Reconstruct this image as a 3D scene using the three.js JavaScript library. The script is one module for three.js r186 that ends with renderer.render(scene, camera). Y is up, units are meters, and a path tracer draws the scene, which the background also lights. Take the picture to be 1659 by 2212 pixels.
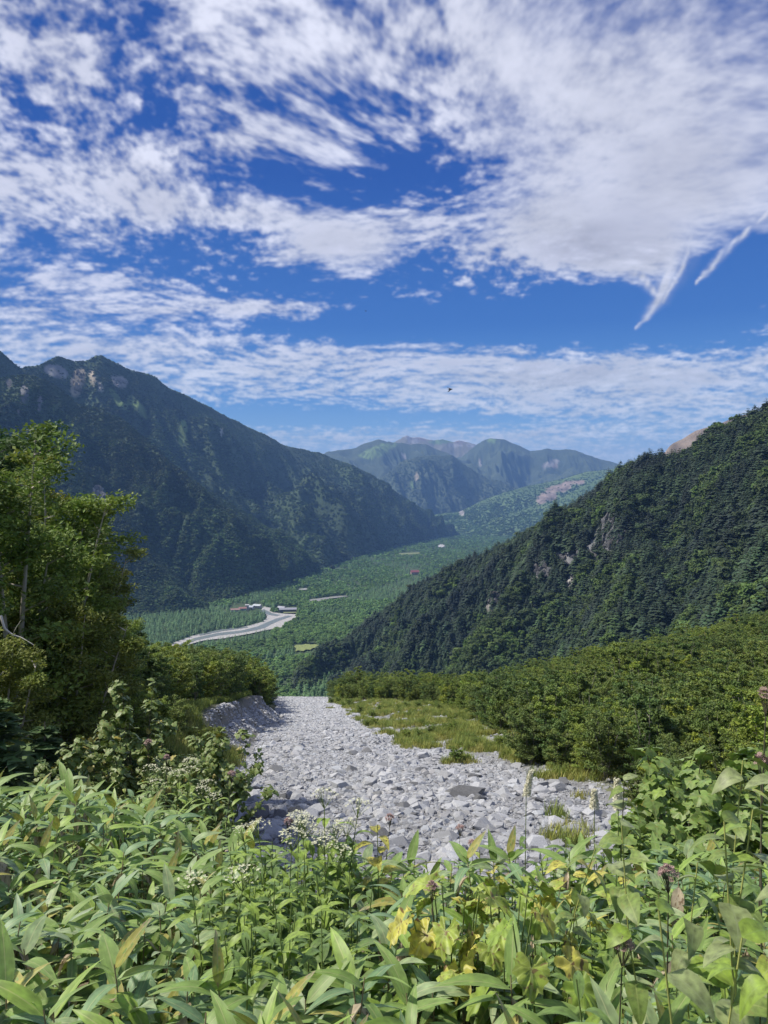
import * as THREE from 'three';
import { ImprovedNoise } from 'three/addons/math/ImprovedNoise.js';
import { mergeGeometries } from 'three/addons/utils/BufferGeometryUtils.js';

// ---------------------------------------------------------------- camera, sky, sun, exposure
const scene = new THREE.Scene();
const LENS = 1661, CX = 829.5, CY = 1106, TILT = -0.0096;          // focal length and centre in units of a 1659 x 2212 frame
const camera = new THREE.PerspectiveCamera(2 * Math.atan(CY / LENS) * 180 / Math.PI, 0.75, 0.1, 60000);
camera.position.set(0, 0, 0);
camera.rotation.x = TILT;
camera.focus = 10;
camera.userData.fStop = 14;
const renderer = new THREE.WebGLRenderer({ antialias: true });
renderer.toneMapping = THREE.LinearToneMapping;
renderer.toneMappingExposure = 1.85;
renderer.shadowMap.enabled = true;

const SUN = new THREE.Vector3(-0.60, 0.79, -0.08).normalize();
const sun = new THREE.DirectionalLight(new THREE.Color(1.0, 0.93, 0.82), 3.4);
sun.position.copy(SUN).multiplyScalar(400);
sun.castShadow = true;
sun.shadow.radius = 5;
sun.shadow.mapSize.set(4096, 4096);
Object.assign(sun.shadow.camera, { left: -300, right: 300, top: 300, bottom: -300, near: 1, far: 1200 });
scene.add(sun, sun.target);
const HAZE = new THREE.FogExp2(new THREE.Color(0.25, 0.49, 1.0), 0.000056);

// ---------------------------------------------------------------- noise and small helpers
function rng(seed) { let a = seed >>> 0; return () => { a = (a + 0x6d2b79f5) | 0; let t = Math.imul(a ^ (a >>> 15), 1 | a); t = (t + Math.imul(t ^ (t >>> 7), 61 | t)) ^ t; return ((t ^ (t >>> 14)) >>> 0) / 4294967296; }; }
const perlin = new ImprovedNoise();
const noise = (x, y, z = 0) => perlin.noise(x + 311.7, y + 127.3, z + 74.9);
function fbm(x, y, z, octaves, gain = 0.5) { let s = 0, a = 1, n = 0; for (let i = 0; i < octaves; i++) { s += a * noise(x, y, z + i * 7.3); n += a; a *= gain; x *= 2.03; y *= 2.03; z *= 1.9; } return s / n; }
function ridged(x, y, z, octaves) { let s = 0, a = 1, n = 0; for (let i = 0; i < octaves; i++) { const v = 1 - Math.abs(noise(x, y, z + i * 5.1)) * 2; s += a * v; n += a; a *= 0.5; x *= 2.1; y *= 2.1; } return s / n; }
const clamp = (x, a = 0, b = 1) => Math.min(b, Math.max(a, x));
const smooth = (a, b, x) => { const t = clamp((x - a) / (b - a)); return t * t * (3 - 2 * t); };
const lerp = (a, b, t) => a + (b - a) * t;
const lin = (r, g, b) => new THREE.Color().setRGB(r, g, b);
// piecewise-linear or smooth curve through [x, y, ...] rows
function curve(rows, x, k) {
  if (x <= rows[0][0]) return rows[0][k];
  for (let i = 1; i < rows.length; i++) if (x <= rows[i][0]) return lerp(rows[i - 1][k], rows[i][k], (x - rows[i - 1][0]) / (rows[i][0] - rows[i - 1][0]));
  return rows[rows.length - 1][k];
}
// bearing (tangent) and slope of a line of sight <-> frame position; used to survey where things stand
const CT = Math.cos(TILT), ST = Math.sin(TILT);
function sight(px, py) {                                            // -> unit-depth world direction
  const x = (px - CX) / LENS, y = -(py - CY) / LENS;
  return [x, y * CT + ST, y * ST - CT];
}
function survey(x, y, z) {                                          // world -> frame position
  const a = y * CT + z * ST, b = -y * ST + z * CT;
  return [CX + LENS * x / -b, CY - LENS * a / -b];
}
const bearingOf = (px) => Math.atan((px - CX) / LENS);
function slopeAt(px, py) { const [x, y, z] = sight(px, py); return y / Math.hypot(x, z); }
const used = {};
function named(name) { const n = used[name] = (used[name] ?? -1) + 1; return n ? name + '_' + String(n).padStart(3, '0') : name; }
function tag(o, label, category, group, kind) { o.userData = { label, category }; if (group) o.userData.group = /\d$/.test(group) ? label : group; if (kind) o.userData.kind = kind; return o; }
function shadows(o) { o.traverse((c) => { if (c.isMesh) { c.castShadow = true; c.receiveShadow = true; } }); return o; }
function put(o) { scene.add(shadows(o)); return o; }
// ---------------------------------------------------------------- sky: broken altocumulus over deep blue, in layers seen in perspective
{
  const W = 4096, H = 2048, K = 0.585, data = new Float32Array(W * H * 4);
  // openings (-) and banks (+) in the cloud sheet: frame position, half sizes, turn, strength
  const lay = [
    [940, 378, 120, 34, 0, -1.0], [700, 408, 240, 48, 0.05, -1.15], [480, 512, 120, 24, 0, -1.1], [345, 250, 90, 40, 0.3, -0.5], [45, 262, 70, 45, 0, -0.5],
    [420, 180, 100, 60, 0, -0.12], [650, 606, 230, 34, 0.03, -1.15], [800, 560, 60, 24, 0, -0.1], [680, 708, 280, 28, 0, -1.0], [960, 690, 240, 36, 0, -1.2], [1170, 662, 260, 50, 0, -1.25], [1310, 690, 130, 50, 0, -0.9],
    [1590, 620, 170, 105, -0.15, -1.7], [1500, 690, 150, 45, 0, -1.0], [1560, 560, 50, 30, -0.5, -0.5], [1300, 560, 190, 50, 0.12, 0.75], [1420, 560, 60, 60, 0.3, 0.7], [1560, 470, 120, 60, 0.1, 0.5], [880, 625, 90, 30, 0, -0.5], [900, 560, 60, 60, 0, -0.5],
    [580, 893, 190, 24, 0, -1.1], [800, 905, 280, 20, 0, -1.0], [1010, 905, 200, 12, 0, -0.4], [230, 565, 200, 16, 0, -0.35], [120, 540, 110, 20, 0, -0.3], [60, 650, 60, 10, 0, -0.3],
    [1300, 735, 260, 22, 0, -1.1], [820, 325, 110, 30, 0.2, -0.3], [1130, 560, 110, 26, 0.3, -0.12], [640, 215, 120, 50, 0, -0.05], [290, 60, 110, 50, 0.3, -0.1], [1290, 60, 90, 50, 0, -0.2], [1060, 240, 60, 80, 0, -0.12],
    [740, 520, 150, 62, -0.06, 0.95], [220, 410, 260, 80, 0.1, 0.75], [540, 455, 120, 32, 0.15, 0.4], [980, 90, 330, 140, 0, 0.6], [1400, 300, 330, 190, 0, 0.75], [1250, 520, 130, 70, 0.2, 0.5], [560, 668, 150, 24, 0.05, 0.95],
    [920, 640, 130, 22, -0.05, 0.75], [200, 720, 300, 90, 0.05, 0.35], [900, 790, 560, 60, 0.02, 0.45], [1450, 790, 330, 60, -0.12, 0.6], [90, 110, 130, 90, 0, 0.4], [520, 300, 150, 50, 0.2, 0.4], [1120, 640, 70, 12, 0, 0.5],
    [1250, 850, 420, 60, -0.05, 0.3], [900, 940, 500, 14, 0, 0.45], [1640, 665, 50, 16, -0.2, 1.2], [700, 400, 70, 16, 0.1, 0.55], [1150, 450, 260, 80, 0.3, 0.2],
  ].map(([x, y, a, b, t, s]) => [x, y, a, b, Math.cos(t), Math.sin(t), s]);
  // torn tails of ice cloud: a polyline with a width at each point
  const tails = [
    [[1400, 470, 80], [1440, 530, 55], [1444, 585, 30], [1426, 640, 16], [1400, 680, 8], [1372, 710, 2]], [[1496, 490, 22], [1486, 540, 10], [1462, 600, 8], [1430, 650, 6]], [[1330, 560, 30], [1390, 600, 16], [1420, 640, 8]],
    [[1665, 452, 9], [1610, 500, 8], [1560, 550, 9], [1525, 588, 8], [1502, 612, 2]],
  ];
  function tail(px, py, line) {
    let best = 0;
    for (let i = 1; i < line.length; i++) {
      const [ax, ay, aw] = line[i - 1], [bx, by, bw] = line[i], dx = bx - ax, dy = by - ay, t = clamp(((px - ax) * dx + (py - ay) * dy) / (dx * dx + dy * dy));
      const d = Math.hypot(px - ax - t * dx, py - ay - t * dy) / lerp(aw, bw, t);
      best = Math.max(best, Math.exp(-d * d * 1.6));
    }
    return best;
  }
  const air = [[0, 0.44, 0.61, 0.76], [3, 0.43, 0.63, 0.80], [5, 0.27, 0.49, 0.76], [8, 0.105, 0.30, 0.66], [13, 0.035, 0.155, 0.50], [23, 0.013, 0.080, 0.37], [40, 0.011, 0.060, 0.29], [90, 0.010, 0.055, 0.26]];
  for (let j = H / 2; j < H; j++) {
    const el = ((j + 0.5) / H - 0.5) * Math.PI, y = Math.sin(el), c = Math.cos(el), deg = el * 180 / Math.PI;
    const ar = curve(air, deg, 1), ag = curve(air, deg, 2), ab = curve(air, deg, 3);
    for (let i = 0; i < W; i++) {
      const az = ((i + 0.5) / W - 0.5) * 2 * Math.PI, x = Math.cos(az) * c, z = Math.sin(az) * c, q = 1 / (y + 0.085);
      let u = x * q, v = z * q;
      const wu = noise(u * 1.3, v * 1.3, 3.1), wv = noise(u * 1.3, v * 1.3, 9.7);
      u += 0.22 * wu; v += 0.22 * wv;
      let cover = 0.0, veil = 0, smoothSheet = 0;
      let fine = fbm(u * 13, v * 13, 1.7, 4, 0.7) * 1.35 + 0.35 * noise(u * 4.6, v * 4.6, 14.4), broad = fbm(u * 1.7, v * 1.7, 5.5, 3), inside = 0;
      const b = -y * ST + z * CT;
      if (b < -0.25) {
        let px = CX + LENS * x / -b, py = CY - LENS * (y * CT + z * ST) / -b; const qx = px, qy = py;
        inside = smooth(-700, -80, px) * (1 - smooth(1740, 2360, px)) * smooth(-700, -60, py);
        if (inside > 0) {
          px += 26 * noise(u * 6, v * 6, 2.2) + 9 * fine * 2; py += 18 * noise(u * 6, v * 6, 8.8);
          let s = 0;
          for (const [cx, cy, a, bb, ct, st, k] of lay) {
            const dx = px - cx, dy = py - cy, e = ((dx * ct + dy * st) / a) ** 2 + ((dy * ct - dx * st) / bb) ** 2;
            if (e < 9) s += k * Math.exp(-e * 0.8);
          }
          cover += inside * s * 0.62;
          for (const t of tails) veil = Math.max(veil, tail(qx + 5 * fine, qy + 5 * fine, t) * clamp(0.8 + 0.75 * noise((qx + qy * 0.45) * 0.075, (qy - qx * 0.3) * 0.012, 3.3)));
          smoothSheet = inside * smooth(900, 1150, px) * (1 - smooth(480, 600, py)) + inside * Math.exp(-(((px - 740) / 140) ** 2 + ((py - 525) / 60) ** 2)) * 0.8;
        }
      }
      const f = lerp(1, 0.42, clamp(smoothSheet));
      const dens = cover + 0.10 + broad * lerp(0.7, 0.2, inside) + fine * 0.92 * f;
      let alpha = (0.35 * clamp((dens + 0.22) / 0.9) + 0.65 * smooth(-0.24, 0.58, dens)) * 0.97;
      alpha = Math.max(alpha, clamp(veil * 1.1) * 0.93);
      alpha = Math.max(alpha, 0.85 * (1 - smooth(2.0, 5.6, deg)) * (0.75 + 0.6 * broad + 0.25 * noise(u * 1.5, v * 5, 3.9)));
      const thick = smooth(0.25, 0.95, dens + 0.12 * broad), lump = clamp(0.5 + fine * 0.9 * f + 0.3 * noise(u * 4, v * 4, 6.6));
      const grey = thick * (0.5 + 0.8 * fbm(u * 2.6, v * 2.6, 12.2, 3));
      const low = 1 - smooth(4, 14, deg);
      const bright = (0.56 + 0.42 * lump) * (1 - 0.34 * grey);
      const cr = bright * lerp(0.90, 0.88, low), cg = bright * lerp(0.92, 0.95, low), cb = bright * (1.05 + 0.07 * grey), o = (j * W + i) * 4;
      data[o] = K * lerp(ar, cr, alpha); data[o + 1] = K * lerp(ag, cg, alpha); data[o + 2] = K * lerp(ab, cb, alpha); data[o + 3] = 1;
    }
  }
  for (let j = 0; j < H / 2; j++) for (let i = 0; i < W; i++) { const o = (j * W + i) * 4; data[o] = 0.12; data[o + 1] = 0.15; data[o + 2] = 0.17; data[o + 3] = 1; }
  const sky = new THREE.DataTexture(data, W, H, THREE.RGBAFormat, THREE.FloatType);
  sky.mapping = THREE.EquirectangularReflectionMapping;
  sky.magFilter = THREE.LinearFilter;
  sky.needsUpdate = true;
  scene.background = sky;
  scene.environment = sky;
}
// ---------------------------------------------------------------- shape of the land
// the fan that falls from the viewpoint to the valley floor 300 m below
const fall = (() => {
  const steps = [[0, 0.22], [205, 0.22], [262, 0.31], [860, 0.31], [1217, 0.0]], out = [-6.9];
  for (let d = 1; d <= 1300; d++) out.push(out[d - 1] - curve(steps, d - 0.5, 1));
  const k = -300 - out[1300];
  return (d) => { const c = clamp(d, 0, 1299.9), i = Math.floor(c); return lerp(out[i], out[i + 1], c - i) + k * smooth(300, 1250, c) - Math.min(0, d) * 0.3; };
})();
const bedRows = [[0, 2.5, 11], [30, 1.6, 11.5], [45, 0.6, 10.8], [59, -1.2, 9.9], [80, -5.4, 8.4], [112, -8.6, 6.8], [160, -15, 7.2], [230, -26, 8.6], [320, -40, 10]];
const bedCentre = (d) => curve(bedRows, d, 1), bedHalf = (d) => curve(bedRows, d, 2);
function ground(x, z) {
  const d = -z, o = x - bedCentre(d) + 1.6 * noise(d * 0.05, 3.3) + 0.7 * noise(d * 0.21, x * 0.05), w = bedHalf(d);
  let y = fall(d) + 0.35 * fbm(x * 0.07, z * 0.07, 2.2, 3);
  const right = Math.max(0, o - w), left = Math.max(0, -o - w), far = 1 - smooth(260, 700, d);
  y += far * (0.7 * smooth(0, 7, right) + 0.21 * Math.max(0, x - 24) * smooth(0, 14, right) * (1 - 0.6 * smooth(110, 300, x)));
  const scarp = smooth(62, 76, d) * (1 - smooth(118, 140, d));
  const cut = left + 0.9 * fbm(x * 0.35, z * 0.35, 6.6, 3) + 0.35 * noise(d * 1.1, left * 0.8);
  y += far * (lerp(4.2 * smooth(0, 7, left), 2.2 * smooth(-0.6, 4.0, cut) + 1.3 * smooth(3.0, 3.9, cut), scarp) + 0.09 * Math.max(0, left - 8));
  if (d < 40) {                                                      // the shoulder the viewer stands on
    const side = smooth(-3, -8, x), sr = smooth(4.5, 10, x), s = lerp(lerp(4.9, 7.2, side), 6.2, sr), e = lerp(lerp(26, 31, side), 34, sr);
    const stand = -1.74 - lerp(0.262, 0.188, smooth(-0.7, -2.4, x)) * d + 0.10 * fbm(x * 0.5, z * 0.5, 4.4, 2);
    const t = smooth(s, e, d), drop = d > s ? (d - s) : 0;
    y = lerp(stand - 0.16 * Math.min(drop, 9), y, t);
  }
  return y;
}
// mountains: for every bearing the distance and sight slope of the crest and the distance of the foot
function mountain(o) {
  const rows = o.rows.map(([px, py, D, F]) => [bearingOf(px), slopeAt(px, py), D, F]);
  const dx = Math.sin(o.trend), dz = -Math.cos(o.trend);
  const m = { ...o, phi0: rows[0][0], phi1: rows[rows.length - 1][0] };
  m.crest = (phi) => { const D = curve(rows, phi, 2); return [D, D * curve(rows, phi, 1) - (o.treeHeight ?? 0), Math.min(curve(rows, phi, 3), D - 60)]; };
  m.height = (x, z) => {
    const phi = Math.atan2(x, -z), r = Math.hypot(x, z);
    if (phi < m.phi0 - 0.02 || phi > m.phi1 + 0.02) return -1e4;
    const [D, top, F] = m.crest(phi), t = (r - F) / (D - F), base = o.base === 'land' ? ground(Math.sin(phi) * F, -Math.cos(phi) * F) - 6 : -302;
    if (t < -0.25) return -1e4;
    let y;
    if (t <= 1) { const u = Math.max(t, 0), p = lerp(u, u * u, o.bow ?? 0.3); y = base + (top - base) * p + Math.min(t, 0) * (D - F) * 0.3; } else y = top - (t - 1) * (D - F) * 0.55;
    const a = x * dx + z * dz, b = x * -dz + z * dx, env = smooth(0, 0.25, t) * (1 - 0.9 * smooth(0.7, 1.0, t)), L = o.rib;
    const warp = 0.35 * noise(a / L * 0.7, b / L * 0.7, 1.1);
    y += o.ribHeight * env * (ridged(a / L + warp, b / (L * 2.6) + warp * 0.5, 0.3 + o.seed, 4) - 0.45);
    y += o.rough * (0.25 + env) * fbm(x / (L * 0.4), z / (L * 0.4), o.seed, 4);
    return y;
  };
  return m;
}
const ridgeSilhouette = [[-500, 560, 3600, 2700], [-100, 690, 3900, 2750], [0, 752, 4000, 2800], [46, 793, 4080, 2850], [84, 787, 4150, 2900], [110, 776, 4250, 2950], [125, 770, 4300, 2960], [160, 781, 4350, 2980], [188, 778, 4380, 2990], [205, 771, 4420, 3000], [222, 775, 4440, 3000], [250, 785, 4500, 3020], [300, 801, 4600, 3050], [350, 824, 4750, 3080], [400, 852, 4900, 3120], [460, 884, 5100, 3180], [520, 915, 5300, 3240], [610, 955, 5600, 3320], [700, 981, 5900, 3500], [750, 998, 6050, 4000], [790, 1018, 6200, 4450], [830, 1041, 6400, 4900], [890, 1086, 6700, 5700], [930, 1112, 7000, 6200], [970, 1140, 7300, 6900], [1004, 1156, 7600, 7400], [1030, 1166, 7700, 7600]];
const mountains = [
  mountain({ name: 'mountain', label: 'long dark forested mountain ridge closing the valley on the left', rows: ridgeSilhouette, trend: 1.2, rib: 500, ribHeight: 380, rough: 50, seed: 1.7, bow: 0.35, treeHeight: 8, na: 360, nr: 150 }),
  mountain({ name: 'mountain', label: 'nearer forested spur descending in front of the long left ridge', rows: [[-500, 620, 3000, 2100], [-60, 790, 3150, 2150], [0, 808, 3200, 2200], [60, 806, 3230, 2230], [117, 827, 3250, 2260], [160, 858, 3260, 2280], [190, 870, 3260, 2290], [217, 877, 3260, 2300], [235, 894, 3260, 2310], [267, 907, 3270, 2330], [300, 934, 3280, 2350], [333, 964, 3280, 2360], [377, 1008, 3300, 2340], [400, 1024, 3310, 2330], [443, 1052, 3330, 2310], [500, 1084, 3380, 2400], [553, 1120, 3420, 2580], [600, 1156, 3460, 2820], [640, 1188, 3490, 3040], [690, 1234, 3560, 3380], [720, 1252, 3600, 3500]], trend: 1.15, rib: 370, ribHeight: 280, rough: 36, seed: 8.3, bow: 0.25, treeHeight: 8, na: 330, nr: 120 }),
  mountain({ name: 'mountain', label: 'low rounded forested spur with a bare cliff above the left trees', rows: [[-400, 900, 2500, 1900], [0, 965, 2600, 2000], [60, 985, 2620, 2020], [110, 988, 2620, 2040], [160, 988, 2610, 2060], [182, 1002, 2600, 2070], [205, 1032, 2590, 2080], [232, 1060, 2560, 2090], [275, 1106, 2520, 2110], [330, 1182, 2460, 2140], [400, 1262, 2390, 2160], [455, 1316, 2330, 2190]], trend: 1.15, rib: 240, ribHeight: 90, rough: 22, seed: 4.6, bow: 0.15, treeHeight: 8, na: 200, nr: 80 }),
  mountain({ name: 'hillside', label: 'steep dark conifer hillside falling from the right into the valley', rows: [[640, 1470, 1330, 1230], [703, 1420, 1420, 1215], [753, 1377, 1440, 1160], [786, 1348, 1450, 1110], [836, 1312, 1450, 1050], [886, 1270, 1440, 990], [936, 1240, 1420, 940], [986, 1210, 1400, 890], [1032, 1194, 1370, 850], [1070, 1179, 1340, 820], [1108, 1167, 1320, 790], [1157, 1141, 1290, 750], [1198, 1118, 1260, 715], [1228, 1099, 1240, 690], [1259, 1077, 1220, 665], [1293, 1050, 1190, 635], [1312, 1028, 1180, 620], [1334, 1012, 1170, 605], [1353, 997, 1160, 590], [1391, 984, 1140, 575], [1448, 980, 1120, 550], [1485, 962, 1110, 535], [1542, 920, 1090, 515], [1599, 897, 1070, 500], [1659, 871, 1050, 480], [1900, 790, 980, 430], [2300, 700, 900, 400]], trend: -1.0, rib: 230, ribHeight: 130, rough: 16, seed: 6.1, bow: 0.12, treeHeight: 13, base: 'land', na: 380, nr: 150 }),
  mountain({ name: 'mountain', label: 'bare brown rocky peak showing behind the right hillside', rows: [[1380, 1010, 3300, 2500], [1436, 974, 3350, 2500], [1445, 962, 3360, 2500], [1455, 953, 3370, 2500], [1470, 944, 3400, 2500], [1485, 936, 3420, 2500], [1504, 926, 3450, 2500], [1531, 919, 3500, 2500], [1600, 890, 3600, 2500], [1800, 850, 3700, 2500]], trend: -0.3, rib: 240, ribHeight: 60, rough: 26, seed: 2.9, bow: 0.2, na: 90, nr: 60 }),
  mountain({ name: 'mountain', label: 'pale green wooded ridge with a pinkish landslide scar', rows: [[900, 1122, 8200, 7600], [936, 1112, 8300, 7700], [993, 1104, 8400, 7500], [1021, 1093, 8450, 7450], [1049, 1078, 8500, 7400], [1079, 1067, 8550, 7400], [1106, 1058, 8600, 7400], [1145, 1048, 8650, 7400], [1198, 1037, 8700, 7400], [1221, 1032, 8700, 7400], [1266, 1019, 8750, 7400], [1319, 1013, 8800, 7400], [1400, 1006, 8800, 7400], [1560, 985, 8800, 7400]], trend: -1.1, rib: 600, ribHeight: 120, rough: 40, seed: 3.3, bow: 0.1, na: 240, nr: 80 }),
  mountain({ name: 'hillside', label: 'low pale green shoulder below the landslide scar', rows: [[1000, 1160, 7500, 7300], [1032, 1144, 7500, 7100], [1060, 1127, 7500, 7000], [1089, 1113, 7500, 6900], [1145, 1098, 7500, 6800], [1191, 1087, 7500, 6800], [1215, 1075, 7500, 6800], [1240, 1061, 7500, 6800], [1274, 1042, 7500, 6800], [1330, 1022, 7500, 6800], [1500, 990, 7500, 6800]], trend: -0.5, rib: 500, ribHeight: 36, rough: 12, seed: 7.7, bow: 0.1, na: 200, nr: 50 }),
  mountain({ name: 'mountain', label: 'rounded blue-green foothill in the gap of the valley', rows: [[760, 1090, 9600, 8700], [814, 1038, 9900, 8800], [842, 1019, 10000, 8800], [864, 1000, 10050, 8800], [897, 988, 10100, 8800], [938, 983, 10200, 8800], [974, 985, 10200, 8800], [993, 997, 10200, 8800], [1015, 1010, 10200, 8800], [1035, 1024, 10200, 8800], [1057, 1035, 10200, 8800], [1079, 1041, 10200, 8800], [1106, 1052, 10200, 8800], [1160, 1075, 10200, 8800]], trend: 1.4, rib: 620, ribHeight: 420, rough: 80, seed: 5.2, bow: 0.15, na: 240, nr: 80 }),
  mountain({ name: 'mountain', label: 'broad blue mountain shoulder left of the far summit', rows: [[560, 1030, 11300, 9600], [640, 1000, 11400, 9600], [704, 979, 11500, 9600], [732, 973, 11600, 9600], [773, 965, 11700, 9600], [795, 955, 11750, 9600], [814, 951, 11800, 9600], [828, 951, 11800, 9600], [847, 955, 11800, 9600], [867, 955, 11800, 9600], [886, 960, 11800, 9600], [903, 957, 11800, 9600], [919, 960, 11800, 9600], [938, 969, 11800, 9600], [966, 981, 11800, 9600], [1010, 1000, 11800, 9600], [1060, 1025, 11800, 9600]], trend: 1.4, rib: 760, ribHeight: 520, rough: 100, seed: 9.1, bow: 0.2, na: 260, nr: 80 }),
  mountain({ name: 'mountain', label: 'blue double-topped mountain right of the far summit', rows: [[960, 1010, 12800, 10200], [1000, 985, 12800, 10200], [1032, 960, 12800, 10200], [1046, 952, 12800, 10200], [1057, 948, 12800, 10200], [1066, 949, 12800, 10200], [1080, 947, 12800, 10200], [1092, 950, 12800, 10200], [1108, 958, 12800, 10200], [1126, 967, 12800, 10200], [1145, 975, 12800, 10200], [1165, 971, 12800, 10200], [1183, 968, 12800, 10200], [1213, 972, 12800, 10200], [1240, 974, 12800, 10200], [1278, 985, 12800, 10200], [1315, 997, 12800, 10200], [1342, 1005, 12800, 10200], [1420, 1022, 12800, 10200]], trend: 1.5, rib: 760, ribHeight: 520, rough: 100, seed: 0.6, bow: 0.2, na: 260, nr: 80 }),
  mountain({ name: 'mountain', label: 'highest far summit with bare pinkish slopes and snow-pale patches', rows: [[780, 1000, 15000, 12800], [830, 965, 15000, 12800], [847, 956, 15000, 12800], [864, 946, 15000, 12800], [872, 941, 15000, 12800], [879, 938, 15000, 12800], [889, 943, 15000, 12800], [905, 942, 15000, 12800], [922, 947, 15000, 12800], [938, 950, 15000, 12800], [955, 947, 15000, 12800], [966, 950, 15000, 12800], [980, 954, 15000, 12800], [991, 949, 15000, 12800], [999, 951, 15000, 12800], [1018, 957, 15000, 12800], [1032, 960, 15000, 12800], [1080, 985, 15000, 12800]], trend: 1.5, rib: 600, ribHeight: 340, rough: 90, seed: 7.1, bow: 0.2, na: 200, nr: 70 }),
];
const [longRidge, nearSpur, cliffSpur, hillside, rockPeak, scarRidge, paleShoulder, foothill, shoulder, doubleTop, summit] = mountains;
// bare patches on the slopes: frame position, half sizes, turn, colour
const ROCK = { grey: [0.18, 0.183, 0.19], pale: [0.36, 0.355, 0.335], tan: [0.26, 0.225, 0.165], pink: [0.23, 0.18, 0.155], scree: [0.25, 0.235, 0.22], turf: [0.11, 0.17, 0.05] };
const bare = [
  [longRidge, 168, 828, 15, 30, 0.25, 'tan'], [longRidge, 200, 818, 7, 16, -0.3, 'tan'], [longRidge, 216, 835, 6, 13, -0.4, 'pale'], [longRidge, 258, 826, 20, 12, 0.5, 'scree'], [longRidge, 120, 800, 26, 16, 0.4, 'grey'],
  [longRidge, 252, 860, 8, 26, -0.6, 'turf'], [longRidge, 300, 880, 34, 9, 0.9, 'turf'], [longRidge, 395, 935, 9, 34, 0.1, 'turf'], [longRidge, 478, 932, 3, 9, 0.1, 'pale'], [longRidge, 276, 868, 4, 16, 0.2, 'turf'],
  [nearSpur, 85, 870, 6, 18, 0.1, 'grey'], [nearSpur, 52, 850, 10, 22, 0, 'grey'], [nearSpur, 84, 880, 4, 9, 0, 'scree'], [nearSpur, 40, 885, 3, 14, 0, 'scree'], [nearSpur, 20, 830, 8, 12, 0, 'grey'], [nearSpur, 59, 932, 4, 10, 0.1, 'scree'], [nearSpur, 120, 880, 4, 16, 0.6, 'turf'],
  [cliffSpur, 214, 1076, 15, 44, 0.12, 'scree'], [cliffSpur, 204, 1082, 5, 36, 0.02, 'pale'],
  [hillside, 1312, 1150, 14, 52, 0.10, 'grey'], [hillside, 1336, 1165, 22, 26, 0.3, 'grey'], [hillside, 1290, 1150, 10, 16, 0.3, 'grey'], [hillside, 1228, 1205, 30, 20, -0.7, 'grey'], [hillside, 1172, 1232, 22, 22, -0.8, 'grey'], [hillside, 1343, 1225, 12, 18, 0.2, 'pale'], [hillside, 1235, 1250, 10, 22, 0.35, 'pale'], [hillside, 1066, 1300, 17, 28, -0.25, 'scree'], [hillside, 1101, 1308, 12, 7, 0, 'pale'], [hillside, 1222, 1276, 14, 9, 0, 'pale'], [hillside, 1280, 1275, 8, 7, 0, 'pale'], [hillside, 1388, 1306, 10, 5, -0.6, 'pale'], [hillside, 1416, 1289, 7, 4, -0.6, 'pale'], [hillside, 1160, 1290, 30, 16, 0, 'turf'], [hillside, 1300, 1190, 28, 34, 0, 'grey'], [hillside, 1110, 1310, 14, 10, 0, 'turf'],
  [scarRidge, 1182, 1072, 26, 14, -0.5, 'pink'], [scarRidge, 1215, 1052, 30, 10, -0.3, 'pink'], [scarRidge, 1250, 1043, 14, 5, -0.2, 'pink'], [scarRidge, 998, 1108, 6, 7, 0, 'scree'],
  [foothill, 900, 1030, 4, 9, 0.1, 'tan'], [foothill, 890, 1046, 3, 12, -0.3, 'turf'],
  [shoulder, 873, 985, 4, 7, -0.6, 'scree'], [shoulder, 815, 975, 40, 12, -0.3, 'turf'], [doubleTop, 1037, 999, 3, 8, 0, 'scree'], [doubleTop, 1192, 1000, 20, 6, -0.4, 'scree'], [doubleTop, 1200, 1006, 8, 5, 0, 'pink'], [doubleTop, 1062, 952, 10, 5, 0, 'turf'],
  [summit, 890, 950, 22, 8, 0.5, 'scree'], [summit, 910, 946, 14, 6, 0, 'pink'], [summit, 960, 952, 20, 5, 0, 'turf'], [summit, 992, 955, 12, 8, 0, 'pink'], [summit, 940, 956, 18, 5, 0, 'turf'], [summit, 985, 962, 16, 4, 0, 'scree'], [summit, 1020, 961, 14, 5, 0, 'scree'],
].map(([m, px, py, a, b, t, c]) => ({ m, px, py, a, b, ct: Math.cos(t), st: Math.sin(t), c: ROCK[c], soft: c === 'turf' }));
function bareAt(m, x, y, z) {                                       // [how bare, colour]
  const [px, py] = survey(x, y, z), k = m === hillside ? 0.03 : 0.006;
  let best = 0, color = null;
  for (const b of bare) if (b.m === m) {
    const dx = px - b.px, dy = py - b.py, e = Math.hypot((dx * b.ct + dy * b.st) / b.a, (dy * b.ct - dx * b.st) / b.b) + 0.75 * fbm(x * k, y * k * 2, z * k, 3);
    const v = smooth(1.08, 0.86, e);
    if (v > best) { best = v; color = b; }
  }
  return [best, color];
}
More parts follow.
